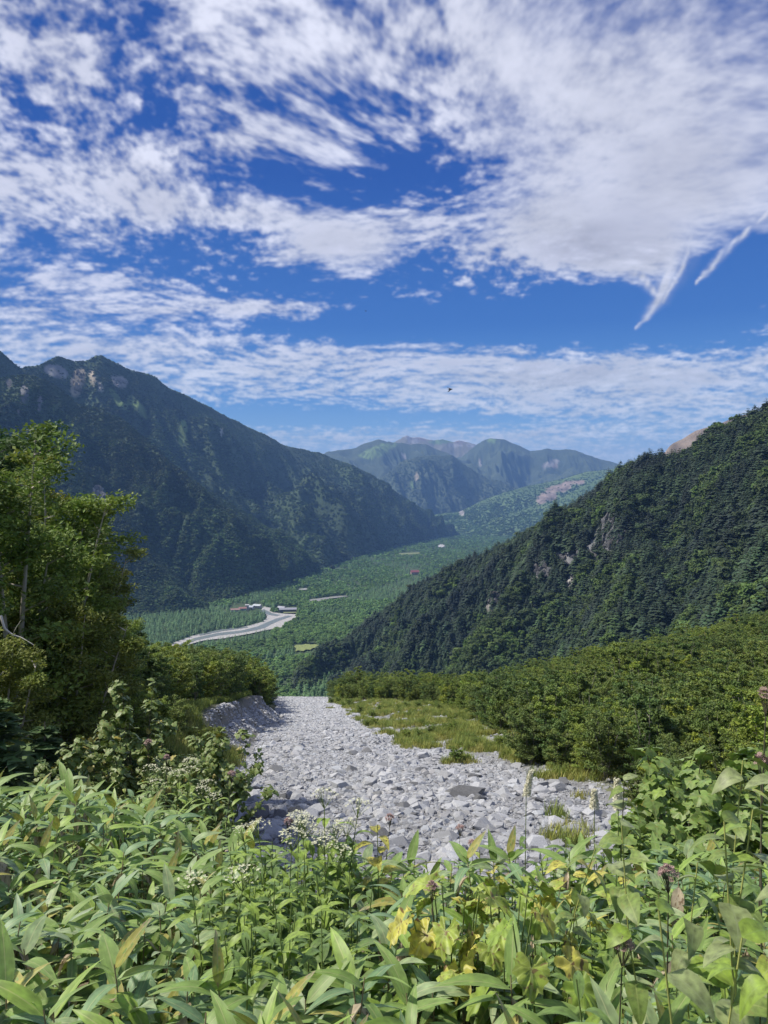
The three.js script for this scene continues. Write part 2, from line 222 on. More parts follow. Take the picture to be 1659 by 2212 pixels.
function sheet(name, na, nr, at, color, keep) {                      // a grid of na x nr points -> mesh geometry with vertex colours
  const P = new Float32Array((na + 1) * (nr + 1) * 3), C = new Float32Array(P.length), U = new Float32Array((na + 1) * (nr + 1) * 2), I = [];
  for (let j = 0, k = 0; j <= nr; j++) for (let i = 0; i <= na; i++, k++) {
    const p = at(i / na, j / nr), c = color(p[0], p[1], p[2], i / na, j / nr);
    P.set(p, k * 3); C.set(c, k * 3); U[k * 2] = p[0]; U[k * 2 + 1] = p[2];
  }
  for (let j = 0; j < nr; j++) for (let i = 0; i < na; i++) {
    const a = j * (na + 1) + i, b = a + 1, c = a + na + 1, d = c + 1;
    if (keep && !keep(P[a * 3], P[a * 3 + 2])) continue;
    I.push(a, b, c, b, d, c);
  }
  const g = new THREE.BufferGeometry();
  g.setAttribute('position', new THREE.BufferAttribute(P, 3)); g.setAttribute('color', new THREE.BufferAttribute(C, 3)); g.setAttribute('uv', new THREE.BufferAttribute(U, 2));
  g.setIndex(I); g.computeVertexNormals();
  return g;
}
function grain(size, seed, low, high, bumpy) {                       // tileable-looking grain, grey
  const t = new Uint8Array(size * size * 4), r = rng(seed);
  for (let j = 0; j < size; j++) for (let i = 0; i < size; i++) {
    const x = i / size, y = j / size, wx = 4 * Math.cos(x * 6.283), wy = 4 * Math.sin(x * 6.283), vx = 4 * Math.cos(y * 6.283), vy = 4 * Math.sin(y * 6.283);
    let n = 0.5 + 0.9 * noise(wx + vx * 0.7 + seed, wy + vy, vx * 1.3) + 0.45 * noise(wx * 4 + vx * 3, wy * 4 + vy * 3.4, seed + vy) + bumpy * (r() - 0.5);
    n = clamp(lerp(low, high, clamp(n))); const o = (j * size + i) * 4;
    t[o] = t[o + 1] = t[o + 2] = n * 255; t[o + 3] = 255;
  }
  const d = new THREE.DataTexture(t, size, size); d.wrapS = d.wrapT = THREE.RepeatWrapping; d.magFilter = THREE.LinearFilter; d.needsUpdate = true; return d;
}
const rough = grain(256, 5, 0, 1, 0.5);
const scaled = (t, n) => { const c = t.clone(); c.repeat.set(n, n); c.needsUpdate = true; return c; };
const landMaterial = (repeat, bump) => new THREE.MeshStandardMaterial({ vertexColors: true, roughness: 0.95, bumpMap: scaled(rough, repeat), bumpScale: bump });
const GREEN = { dark: [0.021, 0.041, 0.017], mid: [0.05, 0.088, 0.03], light: [0.055, 0.10, 0.035] };
for (const m of mountains) {
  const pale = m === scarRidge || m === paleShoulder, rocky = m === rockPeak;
  const g = sheet(m.name, m.na, m.nr, (u, v) => {
    const phi = lerp(m.phi0, m.phi1, u), [D, , F] = m.crest(phi), r = v < 0.88 ? lerp(F - 0.12 * (D - F), D, v / 0.88) : lerp(D, D + (D - F) * 0.7, (v - 0.88) / 0.12);
    const x = Math.sin(phi) * r, z = -Math.cos(phi) * r;
    return [x, m.height(x, z), z];
  }, (x, y, z) => {
    const n = fbm(x / 260, z / 260, y / 260, 4), [b, c] = bareAt(m, x, y, z), k = clamp(0.5 + n * 1.1);
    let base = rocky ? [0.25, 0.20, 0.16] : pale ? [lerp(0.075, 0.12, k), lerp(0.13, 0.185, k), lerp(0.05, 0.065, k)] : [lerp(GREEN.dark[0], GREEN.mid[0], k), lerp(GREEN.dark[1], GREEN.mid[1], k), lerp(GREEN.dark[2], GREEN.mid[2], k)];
    if (rocky) base = base.map((v) => v * (0.95 + 1.1 * fbm(x / 60, y / 110, z / 60, 4)));
    if (rocky && n > 0.05) base = [0.13, 0.15, 0.07];
    if (m === foothill || m === shoulder || m === doubleTop) base = [lerp(0.03, 0.075, k), lerp(0.05, 0.10, k), lerp(0.03, 0.05, k)];
    if (m === summit) base = y > 900 + 160 * n ? [0.17, 0.155, 0.10] : base;
    if (b > 0) { const q = m === hillside ? 14 : 70, f = Math.max(0.3, 0.95 + 1.5 * fbm(x / q, y / (q * 3), z / q, 4)); base = base.map((v, i) => lerp(v, c.c[i] * f, b)); }
    return base;
  });
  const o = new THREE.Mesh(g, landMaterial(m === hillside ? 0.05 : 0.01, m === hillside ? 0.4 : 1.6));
  o.name = named(m.name);
  put(tag(o, m.label, 'mountain', null, 'structure'));
}
const bushEdge = [[25, 17.5], [38, 16], [47, 14], [58, 10.5], [79, 11.5], [121, 13], [158, 11], [172, 2], [190, -12], [260, -18]];
// ---------------------------------------------------------------- ground, gravel bed, valley floor
const inBed = (x, z) => { const d = -z; if (d < 17 || d > 300) return false; const o = x - bedCentre(d) + 1.6 * noise(d * 0.05, 3.3) + 0.7 * noise(d * 0.21, x * 0.05); return Math.abs(o) < bedHalf(d) + 0.6; };
const scarpAt = (x, z) => { const d = -z, o = x - bedCentre(d) + 1.6 * noise(d * 0.05, 3.3) + 0.7 * noise(d * 0.21, x * 0.05), l = -o - bedHalf(d); return smooth(62, 76, d) * (1 - smooth(118, 140, d)) * smooth(0.0, 0.9, l) * (1 - smooth(3.6, 4.6, l + noise(x * 0.6, z * 0.6))); };
function soil(x, y, z) {
  const n = fbm(x * 0.3, z * 0.3, 3.1, 4), k = clamp(0.5 + n), s = scarpAt(x, z);
  let c = [lerp(0.05, 0.085, k), lerp(0.06, 0.09, k), lerp(0.028, 0.04, k)];
  { const d = -z, e = curve(bushEdge, d, 1), w = smooth(24, 34, d) * (1 - smooth(178, 200, d)) * smooth(-2, 0.5, x - bedCentre(d) - bedHalf(d) * 0.5) * (1 - smooth(-1, 2.5, x - e)); if (w > 0) { const f = 0.85 + 0.5 * fbm(x * 0.8, z * 0.8, 1.2, 3), v = smooth(-0.15, 0.2, fbm(x * 0.25, z * 0.18, 5.1, 3)); c = [lerp(c[0], lerp(0.28, 0.16, v) * f, w), lerp(c[1], lerp(0.285, 0.18, v) * f, w), lerp(c[2], lerp(0.28, 0.07, v) * f, w)]; } }
  if (s > 0) { const f = 0.8 + 0.5 * fbm(x * 1.3, y * 2, z * 1.3, 3); c = [lerp(c[0], 0.25 * f, s), lerp(c[1], 0.235 * f, s), lerp(c[2], 0.205 * f, s)]; }
  return c;
}
const gravelColor = (x, y, z) => { const f = 0.8 + 0.5 * fbm(x * 0.8, z * 0.8, 1.2, 4); return [0.30 * f, 0.305 * f, 0.31 * f]; };
const fan = 0.72, ring = (u, v, r0, r1, grow = 1) => { const phi = lerp(-fan, fan, u), r = r0 * Math.pow(r1 / r0, v); return [Math.sin(phi) * r, -Math.cos(phi) * r]; };
{
  const at = (u, v) => { const [x, z] = ring(u, v, 0.3, 330); return [x, ground(x, z), z]; };
  const near = new THREE.Mesh(sheet('ground', 420, 460, at, soil, (x, z) => !inBed(x, z)), landMaterial(1.3, 0.012));
  near.name = 'ground'; put(tag(near, 'dark soil of the overgrown slope under the plants', 'ground', null, 'structure'));
  const bed = new THREE.Mesh(sheet('bed', 420, 460, at, gravelColor, inBed), landMaterial(1.7, 0.015));
  bed.name = 'river_bed'; put(tag(bed, 'dry grey gravel bed running down to the valley', 'river bed', null, 'structure'));
  const far = (u, v) => { const [x, z] = ring(u, v, 300, 18000), y = ground(x, z); return [x, y - 0.6 * (1 - smooth(330, 380, Math.hypot(x, z))), z]; };
  const floor = new THREE.Mesh(sheet('valley', 200, 240, far, (x, y, z) => { const k = clamp(0.5 + fbm(x / 90, z / 90, 4.2, 4)); return [lerp(0.03, 0.055, k), lerp(0.055, 0.09, k), lerp(0.02, 0.03, k)]; }), landMaterial(0.04, 0.3));
  floor.name = 'valley_floor'; put(tag(floor, 'flat wooded valley floor between the mountains', 'valley', null, 'structure'));
  // the slope behind and beside the viewer
  const back = new THREE.Mesh(sheet('back', 60, 60, (u, v) => { const phi = lerp(fan, 2 * Math.PI - fan, u), r = 0.3 * Math.pow(9000 / 0.3, v), x = Math.sin(phi) * r, z = -Math.cos(phi) * r; return [x, -z > 0 ? ground(x, z) : -1.8 + Math.min(z, 600) * 0.3 + Math.abs(x) * 0.02, z]; }, () => GREEN.light), landMaterial(0.2, 0.05));
  back.name = 'slope_ground'; put(tag(back, 'grassy slope behind and beside the viewpoint', 'ground', null, 'structure'));
}
// ---------------------------------------------------------------- river, clearing and buildings on the valley floor
const valleyGrain = grain(256, 31, 0.5, 1, 0.3);
function flat(name, outline, y, color, label, category, kind, bump = 0) {
  const pts = outline.map(([px, py]) => { const [dx, dy, dz] = sight(px, py), k = -300 / dy; return [dx * k, dz * k]; });
  const tri = THREE.ShapeUtils.triangulateShape(pts.map(([x, z]) => new THREE.Vector2(x, z)), []), P = [], U = [];
  for (const t of tri) { const [a, b, c] = t.map((i) => pts[i]); const up = (b[0] - a[0]) * (c[1] - a[1]) - (b[1] - a[1]) * (c[0] - a[0]); for (const p of up > 0 ? [a, c, b] : [a, b, c]) { P.push(p[0], y, p[1]); U.push(p[0], p[1]); } }
  const g = new THREE.BufferGeometry(); g.setAttribute('position', new THREE.Float32BufferAttribute(P, 3)); g.setAttribute('uv', new THREE.Float32BufferAttribute(U, 2)); g.computeVertexNormals();
  const o = new THREE.Mesh(g, color.isMaterial ? color : new THREE.MeshStandardMaterial({ color: lin(...color), roughness: 0.95, map: scaled(valleyGrain, 0.012) })); o.name = named(name); put(tag(o, label, category, null, kind)); return o;
}
const plain = (c, o = {}) => new THREE.MeshStandardMaterial({ color: lin(...c), roughness: 0.8, ...o });
const waterMaterial = new THREE.MeshPhysicalMaterial({ color: lin(0.17, 0.20, 0.19), roughness: 0.3, bumpMap: scaled(rough, 0.15), bumpScale: 0.05 });
flat('gravel_bar', [[366, 1402], [374, 1391], [400, 1382], [422, 1374], [448, 1370], [475, 1362], [505, 1361], [536, 1354], [566, 1346], [577, 1336], [574, 1326], [564, 1319], [570, 1312], [584, 1314], [590, 1325], [614, 1328], [641, 1329], [642, 1337], [618, 1348], [610, 1357], [578, 1363], [536, 1372], [486, 1381], [440, 1386], [404, 1396], [380, 1404]], -297.2, [0.46, 0.455, 0.44], 'white gravel bars of the river on the valley floor', 'river', 'structure');
flat('river', [[378, 1399], [420, 1381], [470, 1370], [520, 1365], [556, 1356], [578, 1346], [596, 1339], [622, 1332], [632, 1333], [604, 1343], [586, 1351], [572, 1359], [552, 1364], [520, 1370], [470, 1376], [424, 1386], [382, 1403]], -296.9, waterMaterial, 'grey-green braided river channel between white gravel bars', 'river', 'structure');
flat('river', [[560, 1323], [570, 1318], [588, 1327], [606, 1331], [596, 1333], [578, 1330]], -296.8, waterMaterial, 'upstream river channel below the grey-roofed lodge', 'river', 'structure');
flat('river', [[428, 1373], [476, 1363], [534, 1356], [536, 1358], [480, 1366], [432, 1376]], -296.7, waterMaterial, 'narrow side channel along the far bank of the river', 'river', 'structure');
flat('gravel_bar', [[668, 1297], [722, 1290], [752, 1288], [752, 1290], [712, 1295], [690, 1300], [668, 1302]], -297.2, [0.27, 0.27, 0.26], 'thin pale gravel strip upstream among the trees', 'river', 'structure');
flat('gravel_bar', [[645, 1274], [662, 1272], [664, 1275], [648, 1277]], -297.2, [0.36, 0.37, 0.37], 'small pale gravel patch beside the larch block', 'river', 'structure');
flat('gravel_bar', [[945, 1181], [950, 1177], [957, 1177], [961, 1180], [956, 1183], [949, 1183]], -297.2, [0.5, 0.5, 0.49], 'small white gravel patch far down the valley', 'river', 'structure');
flat('meadow', [[634, 1399], [641, 1396], [652, 1396.5], [660, 1394], [671, 1395.5], [680, 1394.5], [690, 1396.5], [684, 1399], [687, 1402], [676, 1403], [670, 1407], [661, 1406], [655, 1410], [644, 1408], [637, 1411], [640, 1404]], -296.8, [0.24, 0.29, 0.09], 'yellow-green marsh clearing in the valley forest', 'meadow', 'structure');
flat('meadow', [[862, 1196], [908, 1194], [908, 1197], [884, 1199], [862, 1200]], -297, [0.20, 0.24, 0.10], 'thin yellow-green meadow far up the valley', 'meadow', 'structure');
flat('meadow', [[612, 1320], [640, 1318], [642, 1326], [612, 1327]], -297, [0.20, 0.23, 0.10], 'yellow-green lawn before the grey-roofed lodge', 'meadow', 'structure');
// a lodge: walls with windows, pitched roof with overhanging eaves
function lodge(px, py, [length, depth, walls, rise], turn, roofColor, wallColor, label, storeys = 2) {
  const [dx, dy, dz] = sight(px, py), k = -297.5 / dy, g = new THREE.Group(); g.name = named('lodge'); g.position.set(dx * k, -298, dz * k); g.rotation.y = turn;
  const wallM = plain(wallColor), roofM = plain(roofColor, { roughness: 0.6 }), glass = plain([0.05, 0.06, 0.08], { roughness: 0.15 });
  const box = new THREE.Mesh(new THREE.BoxGeometry(length, walls, depth), wallM); box.position.y = walls / 2; box.name = 'wall'; g.add(box);
  const s = new THREE.Shape([new THREE.Vector2(-depth / 2 - 1.4, -0.5), new THREE.Vector2(0, rise), new THREE.Vector2(depth / 2 + 1.4, -0.5), new THREE.Vector2(depth / 2 + 1.4, -0.1), new THREE.Vector2(0, rise + 0.5), new THREE.Vector2(-depth / 2 - 1.4, -0.1)]);
  const roof = new THREE.Mesh(new THREE.ExtrudeGeometry(s, { depth: length + 2.4, bevelEnabled: false }), roofM); roof.rotation.y = Math.PI / 2; roof.position.set(-length / 2 - 1.2, walls, 0); roof.name = 'roof'; g.add(roof);
  const gable = new THREE.Mesh(new THREE.ExtrudeGeometry(new THREE.Shape([new THREE.Vector2(-depth / 2 + 0.1, -0.2), new THREE.Vector2(0, rise - 0.3), new THREE.Vector2(depth / 2 - 0.1, -0.2)]), { depth: length - 0.2, bevelEnabled: false }), wallM); gable.rotation.y = Math.PI / 2; gable.position.set(-length / 2 + 0.1, walls, 0); gable.name = 'gable'; g.add(gable);
  const n = Math.floor(length / 4), w = new THREE.BoxGeometry(2.2, walls / storeys * 0.45, 0.1), sillShape = new THREE.BoxGeometry(2.5, 0.15, 0.25);
  for (let j = 0; j < storeys; j++) for (let i = 0; i < n; i++) { const o = new THREE.Mesh(w, glass); o.name = 'window'; o.position.set((i + 0.5) / n * length - length / 2, walls * (j + 0.5) / storeys, depth / 2 + 0.02); const sill = new THREE.Mesh(sillShape, wallM); sill.name = 'sill'; sill.position.set(0, -walls / storeys * 0.25, 0.08); o.add(sill); g.add(o); }
  const chimney = new THREE.Mesh(new THREE.BoxGeometry(1.2, 2.4, 1.2), wallM); chimney.name = 'chimney'; chimney.position.set(0, rise * 0.7 + 0.8, length * 0.3); roof.add(chimney);
  put(tag(g, label, 'building'));
}
lodge(622, 1321, [46, 14, 7, 4], 0.12, [0.27, 0.28, 0.32], [0.10, 0.10, 0.09], 'long lodge with grey roofs beside the river bend');
lodge(609, 1318, [26, 14, 7, 4], -0.7, [0.31, 0.32, 0.36], [0.10, 0.11, 0.10], 'grey-roofed wing at the left end of the long lodge');
lodge(524, 1319, [20, 11, 7, 3.5], 0.25, [0.27, 0.14, 0.12], [0.30, 0.40, 0.36], 'red-roofed lodge next to the white block by the mountain foot');
lodge(508, 1321, [24, 11, 6, 3], 0.25, [0.30, 0.18, 0.16], [0.30, 0.40, 0.36], 'faded red-roofed lodge farthest left by the mountain foot');
lodge(534, 1317, [9, 9, 14, 1.5], 0.1, [0.42, 0.42, 0.42], [0.45, 0.44, 0.42], 'tall white block standing between the red and grey roofs', 4);
lodge(541, 1315, [20, 12, 6, 3.5], -0.4, [0.34, 0.38, 0.44], [0.5, 0.48, 0.45], 'blue-grey roofed lodge right of the white block');
lodge(556, 1312, [24, 12, 6, 3.5], -0.45, [0.42, 0.46, 0.48], [0.5, 0.48, 0.45], 'pale grey roofed lodge nearest the bridge');
lodge(896, 1240, [36, 16, 9, 8], 0.35, [0.26, 0.085, 0.09], [0.30, 0.22, 0.19], 'lone red-roofed hotel in the forest up the valley', 3);
// ---------------------------------------------------------------- tree shapes
class Soup {                                                         // collects triangles with colour into one geometry
  constructor() { this.p = []; this.n = []; this.c = []; this.u = []; }
  tri(a, b, c, col, n) { if (!n) { const u = [b[0] - a[0], b[1] - a[1], b[2] - a[2]], v = [c[0] - a[0], c[1] - a[1], c[2] - a[2]]; n = [u[1] * v[2] - u[2] * v[1], u[2] * v[0] - u[0] * v[2], u[0] * v[1] - u[1] * v[0]]; const l = Math.hypot(...n) || 1; n = n.map((x) => x / l); } for (const q of [a, b, c]) { this.p.push(...q); this.n.push(...n); this.c.push(...col); } }
  quad(a, b, c, d, col, n) { this.tri(a, b, c, col, n); this.tri(a, c, d, col, n); }
  tube(points, radii, sides, col) {
    let prev = null;
    for (let i = 0; i < points.length; i++) {
      const p = points[i], q = points[Math.min(i + 1, points.length - 1)], o = points[Math.max(i - 1, 0)];
      const t = new THREE.Vector3(q[0] - o[0], q[1] - o[1], q[2] - o[2]).normalize(), a = new THREE.Vector3(Math.abs(t.y) > 0.9 ? 1 : 0, Math.abs(t.y) > 0.9 ? 0 : 1, 0).cross(t).normalize(), b = new THREE.Vector3().crossVectors(t, a), ring = [];
      for (let k = 0; k < sides; k++) { const w = k / sides * 6.2832, cs = Math.cos(w) * radii[i], sn = Math.sin(w) * radii[i]; ring.push([[p[0] + a.x * cs + b.x * sn, p[1] + a.y * cs + b.y * sn, p[2] + a.z * cs + b.z * sn], [a.x * Math.cos(w) + b.x * Math.sin(w), a.y * Math.cos(w) + b.y * Math.sin(w), a.z * Math.cos(w) + b.z * Math.sin(w)]]); }
      if (prev) for (let k = 0; k < sides; k++) { const k2 = (k + 1) % sides; for (const [v] of [0]. map(() => [0])) { const A = prev[k], B = prev[k2], C = ring[k2], D = ring[k]; for (const [X, Y, Z] of [[A, B, C], [A, C, D]]) for (const V of [X, Y, Z]) { this.p.push(...V[0]); this.n.push(...V[1]); this.c.push(...col); } } }
      prev = ring;
    }
  }
  geometry(center) {
    const g = new THREE.BufferGeometry();
    g.setAttribute('position', new THREE.Float32BufferAttribute(this.p, 3)); g.setAttribute('normal', new THREE.Float32BufferAttribute(this.n, 3)); g.setAttribute('color', new THREE.Float32BufferAttribute(this.c, 3));
    return g;
  }
}
const unit = (r) => { const z = r() * 2 - 1, a = r() * 6.2832, s = Math.sqrt(1 - z * z); return [s * Math.cos(a), z, s * Math.sin(a)]; };
// a leaf-clump face: a bent rhombus round p, mostly facing n
function tuft(s, r, p, n, size, col, long = 1.5) {
  const t = unit(r), d = t[0] * n[0] + t[1] * n[1] + t[2] * n[2]; let a = [t[0] - d * n[0], t[1] - d * n[1], t[2] - d * n[2]]; const l = Math.hypot(...a) || 1; a = a.map((x) => x / l * size * long * 0.5);
  const b = [n[1] * a[2] - n[2] * a[1], n[2] * a[0] - n[0] * a[2], n[0] * a[1] - n[1] * a[0]].map((x) => x / long * 0.8), h = size * 0.12;
  s.quad([p[0] - a[0], p[1] - a[1], p[2] - a[2]], [p[0] + b[0] + n[0] * h, p[1] + b[1] + n[1] * h, p[2] + b[2] + n[2] * h], [p[0] + a[0], p[1] + a[1], p[2] + a[2]], [p[0] - b[0] + n[0] * h, p[1] - b[1] + n[1] * h, p[2] - b[2] + n[2] * h], col);
}
const tint = (c, r, amount) => { const f = 1 + (r() - 0.5) * amount, w = (r() - 0.5) * amount * 0.35; return [c[0] * f * (1 + w), c[1] * f, c[2] * f * (1 - w)]; };
// broadleaf: lobed crown of leaf clumps; returns { trunk, crown } for height 1
function broadleaf(seed, { lobes = 7, perLobe = 34, size = 0.10, width = 0.42, low = 0.28, col = [0.085, 0.14, 0.045], bark = [0.16, 0.15, 0.13], scatter = 0.5 }) {
  const r = rng(seed), trunk = new Soup(), crown = new Soup(), lean = (r() - 0.5) * 0.1;
  trunk.tube([[0, -0.04, 0], [lean * 0.4, 0.3, 0.02], [lean, 0.72, 0]], [0.026, 0.019, 0.006], 5, bark);
  for (let i = 0; i < lobes; i++) {
    const h = low + 0.16 + (0.80 - low - 0.10) * Math.pow((i + 0.6) / lobes, 0.9), a = i * 2.4 + r() * 1.4, k = width * (0.35 + 0.45 * r()) * Math.sin(Math.PI * clamp((h - low) / (1.04 - low)) * 0.9 + 0.25), c = [Math.cos(a) * k + lean, h, Math.sin(a) * k], R = width * (0.36 + 0.2 * r());
    trunk.tube([[lean * 0.6, h * 0.55, 0], [c[0] * 0.7, h * 0.92, c[2] * 0.7]], [0.011, 0.004], 4, bark);
    const lobeTint = tint(col, r, 0.35);
    for (let j = 0; j < perLobe; j++) {
      const n = unit(r); if (n[1] < -0.45) n[1] *= -0.5;
      const q = R * (0.62 + 0.42 * r()), p = [c[0] + n[0] * q, c[1] + n[1] * q * 0.78, c[2] + n[2] * q], m = [n[0] + (r() - 0.5) * scatter * 2, n[1] + 0.25 + (r() - 0.5) * scatter * 2, n[2] + (r() - 0.5) * scatter * 2], l = Math.hypot(...m);
      tuft(crown, r, p, m.map((x) => x / l), size * (0.7 + 0.6 * r()), tint(lobeTint, r, 0.3));
    }
  }
  return { trunk: trunk.geometry(), crown: crown.geometry() };
}
// conifer: whorls of drooping boughs; height 1
function conifer(seed, { whorls = 12, boughs = 7, width = 0.24, low = 0.12, col = [0.045, 0.088, 0.038], bark = [0.13, 0.10, 0.08], flat = 0.2, sparse = 0 }) {
  const r = rng(seed), trunk = new Soup(), crown = new Soup();
  trunk.tube([[0, -0.04, 0], [0.004, 0.5, 0], [0, 0.985, 0]], [0.017, 0.011, 0.002], 5, bark);
  for (let i = 0; i < whorls; i++) {
    const t = (i + 0.3 * r()) / whorls, h = lerp(low, 0.98, t), n = Math.max(3, Math.round(boughs * (1 - 0.35 * t)));
    for (let j = 0; j < n; j++) {
      if (r() < sparse) continue;
      const a = j / n * 6.2832 + i * 1.9 + r() * 0.7, len = width * Math.pow(1 - t, 0.62) * (0.55 + 0.75 * r()) + 0.02, dx = Math.cos(a), dz = Math.sin(a), droop = len * (flat + 0.25 * r()), c = tint(col, r, 0.5), w = len * (0.34 + 0.12 * r());
      const base = [dx * 0.008, h, dz * 0.008], mid = [dx * len * 0.55, h + len * 0.10 - droop * 0.25, dz * len * 0.55], tip = [dx * len, h - droop, dz * len];
      const l = [mid[0] - dz * w, mid[1] - w * 0.45, mid[2] + dx * w], q = [mid[0] + dz * w, mid[1] - w * 0.45, mid[2] - dx * w];
      crown.tri(base, l, mid, c); crown.tri(base, mid, q, c); crown.tri(mid, l, tip, c); crown.tri(mid, tip, q, c);
      const l2 = [tip[0] * 0.9 - dz * w * 0.7, tip[1] - w * 0.2, tip[2] * 0.9 + dx * w * 0.7], q2 = [tip[0] * 0.9 + dz * w * 0.7, tip[1] - w * 0.2, tip[2] * 0.9 - dx * w * 0.7];
      crown.tri(mid, l2, tip, c); crown.tri(mid, tip, q2, c);
    }
  }
  crown.tri([0.006, 0.95, 0], [0, 1.01, 0], [-0.006, 0.93, 0.004], col);
  return { trunk: trunk.geometry(), crown: crown.geometry() };
}
const leafMaterial = (color = 0xffffff, through = 0.25) => new THREE.MeshPhysicalMaterial({ vertexColors: true, color, roughness: 0.75, transmission: through, thickness: 0, specularIntensity: 0.4 });
const M = { crown: leafMaterial(), bark: new THREE.MeshStandardMaterial({ vertexColors: true, roughness: 0.9 }) };
const whole = (t) => mergeGeometries([t.trunk, t.crown]);
// ---------------------------------------------------------------- what the viewpoint can see of the slopes: height and horizon by bearing and distance
const NA = 700, NR = 420, R0 = 250, R1 = 16500, PH0 = -0.60, PH1 = 0.60;
const radiusOf = (j) => R0 * Math.pow(R1 / R0, j / (NR - 1)), binOf = (r) => Math.log(r / R0) / Math.log(R1 / R0) * (NR - 1);
const horizon = new Float32Array(NA * NR);
const RIVER = { gravel: [[366, 1402], [374, 1391], [400, 1382], [422, 1374], [448, 1370], [475, 1362], [505, 1361], [536, 1354], [566, 1346], [577, 1336], [574, 1326], [566, 1320], [572, 1314], [584, 1316], [590, 1325], [614, 1328], [641, 1329], [642, 1337], [618, 1348], [610, 1357], [578, 1363], [536, 1372], [486, 1381], [440, 1386], [404, 1396], [380, 1404]] };
{
  for (let i = 0; i < NA; i++) {
    const phi = lerp(PH0, PH1, i / (NA - 1)), sx = Math.sin(phi), cz = -Math.cos(phi); let top = -9;
    for (let j = 0; j < NR; j++) {
      const r = radiusOf(j), x = sx * r, z = cz * r; let y = ground(x, z);
      for (const m of mountains) if (phi > m.phi0 && phi < m.phi1) { const h = m.height(x, z); if (h > y) y = h; }
      horizon[i * NR + j] = top; if (y / r > top) top = y / r;
    }
  }
}
function seen(x, y, z, margin) {                                     // whether the point shows over what stands before it, with a margin in metres
  const phi = Math.atan2(x, -z), r = Math.hypot(x, z), i = Math.round((phi - PH0) / (PH1 - PH0) * (NA - 1)), j = Math.floor(binOf(r)) - 1;
  if (i < 0 || i >= NA || j < 0 || j >= NR) return r < R0;
  return (y + margin) / r > horizon[i * NR + j];
}
const inPolygon = (poly, x, y) => { let c = false; for (let i = 0, j = poly.length - 1; i < poly.length; j = i++) { const [xi, yi] = poly[i], [xj, yj] = poly[j]; if ((yi > y) !== (yj > y) && x < (xj - xi) * (y - yi) / (yj - yi) + xi) c = !c; } return c; };
const onFloor = (px, py, y = -300) => { const [dx, dy, dz] = sight(px, py), k = y / dy; return [dx * k, y, dz * k]; };
// open ground on the valley floor as world outlines: nothing taller than grass grows there, nor right in front of it
const openings = [
  RIVER.gravel, [[632, 1396], [660, 1393], [690, 1394], [688, 1404], [668, 1412], [636, 1413]], [[596, 1310], [645, 1310], [645, 1326], [600, 1326]], [[498, 1306], [564, 1304], [576, 1314], [560, 1320], [498, 1322]],
  [[884, 1229], [906, 1229], [906, 1241], [884, 1241]], [[944, 1176], [962, 1176], [962, 1184], [944, 1184]], [[640, 1272], [666, 1271], [666, 1277], [640, 1277]], [[668, 1295], [722, 1288], [752, 1286], [752, 1291], [712, 1296], [668, 1302]], [[862, 1195], [908, 1193], [908, 1198], [862, 1200]],
];
const valleyOpen = (x, z, h) => { const [px, py] = survey(x, -300, z), [, pt] = survey(x, -300 + h, z); for (const o of openings) if (inPolygon(o, px, py) || inPolygon(o, px, lerp(py, pt, 0.55))) return true; return false; };

const kinds = {
  fir: [conifer(11, {}), conifer(12, { width: 0.32, flat: 0.12, whorls: 9, boughs: 6 }), conifer(13, { width: 0.27, sparse: 0.18, low: 0.25, whorls: 10 })],
  oak: [broadleaf(21, { lobes: 8, perLobe: 44, size: 0.13 }), broadleaf(22, { lobes: 6, perLobe: 50, size: 0.14, width: 0.48 }), broadleaf(23, { lobes: 9, perLobe: 38, size: 0.12, width: 0.36 })],
  farOak: [broadleaf(31, { lobes: 5, perLobe: 15, size: 0.26, width: 0.5, low: 0.1, scatter: 0.4 }), broadleaf(32, { lobes: 4, perLobe: 18, size: 0.28, width: 0.55, low: 0.05, scatter: 0.4 })],
  larch: [conifer(41, { whorls: 8, boughs: 5, width: 0.24, low: 0.12, col: [0.07, 0.13, 0.05] }), conifer(42, { whorls: 7, boughs: 5, width: 0.21, low: 0.2, col: [0.075, 0.135, 0.052] })],
};
for (const k in kinds) kinds[k].forEach((t) => { t.whole = whole(t); });
const mass = {};                                                     // name -> { list per shape }
function plant(massName, kind, variant, x, y, z, h, spread, turn, col) { const m = mass[massName] ??= {}, key = kind + variant; (m[key] ??= { geometry: kinds[kind][variant].whole, at: [] }).at.push([x, y, z, h, spread, turn, col]); }
const single = [];                                                   // candidates for trees of their own
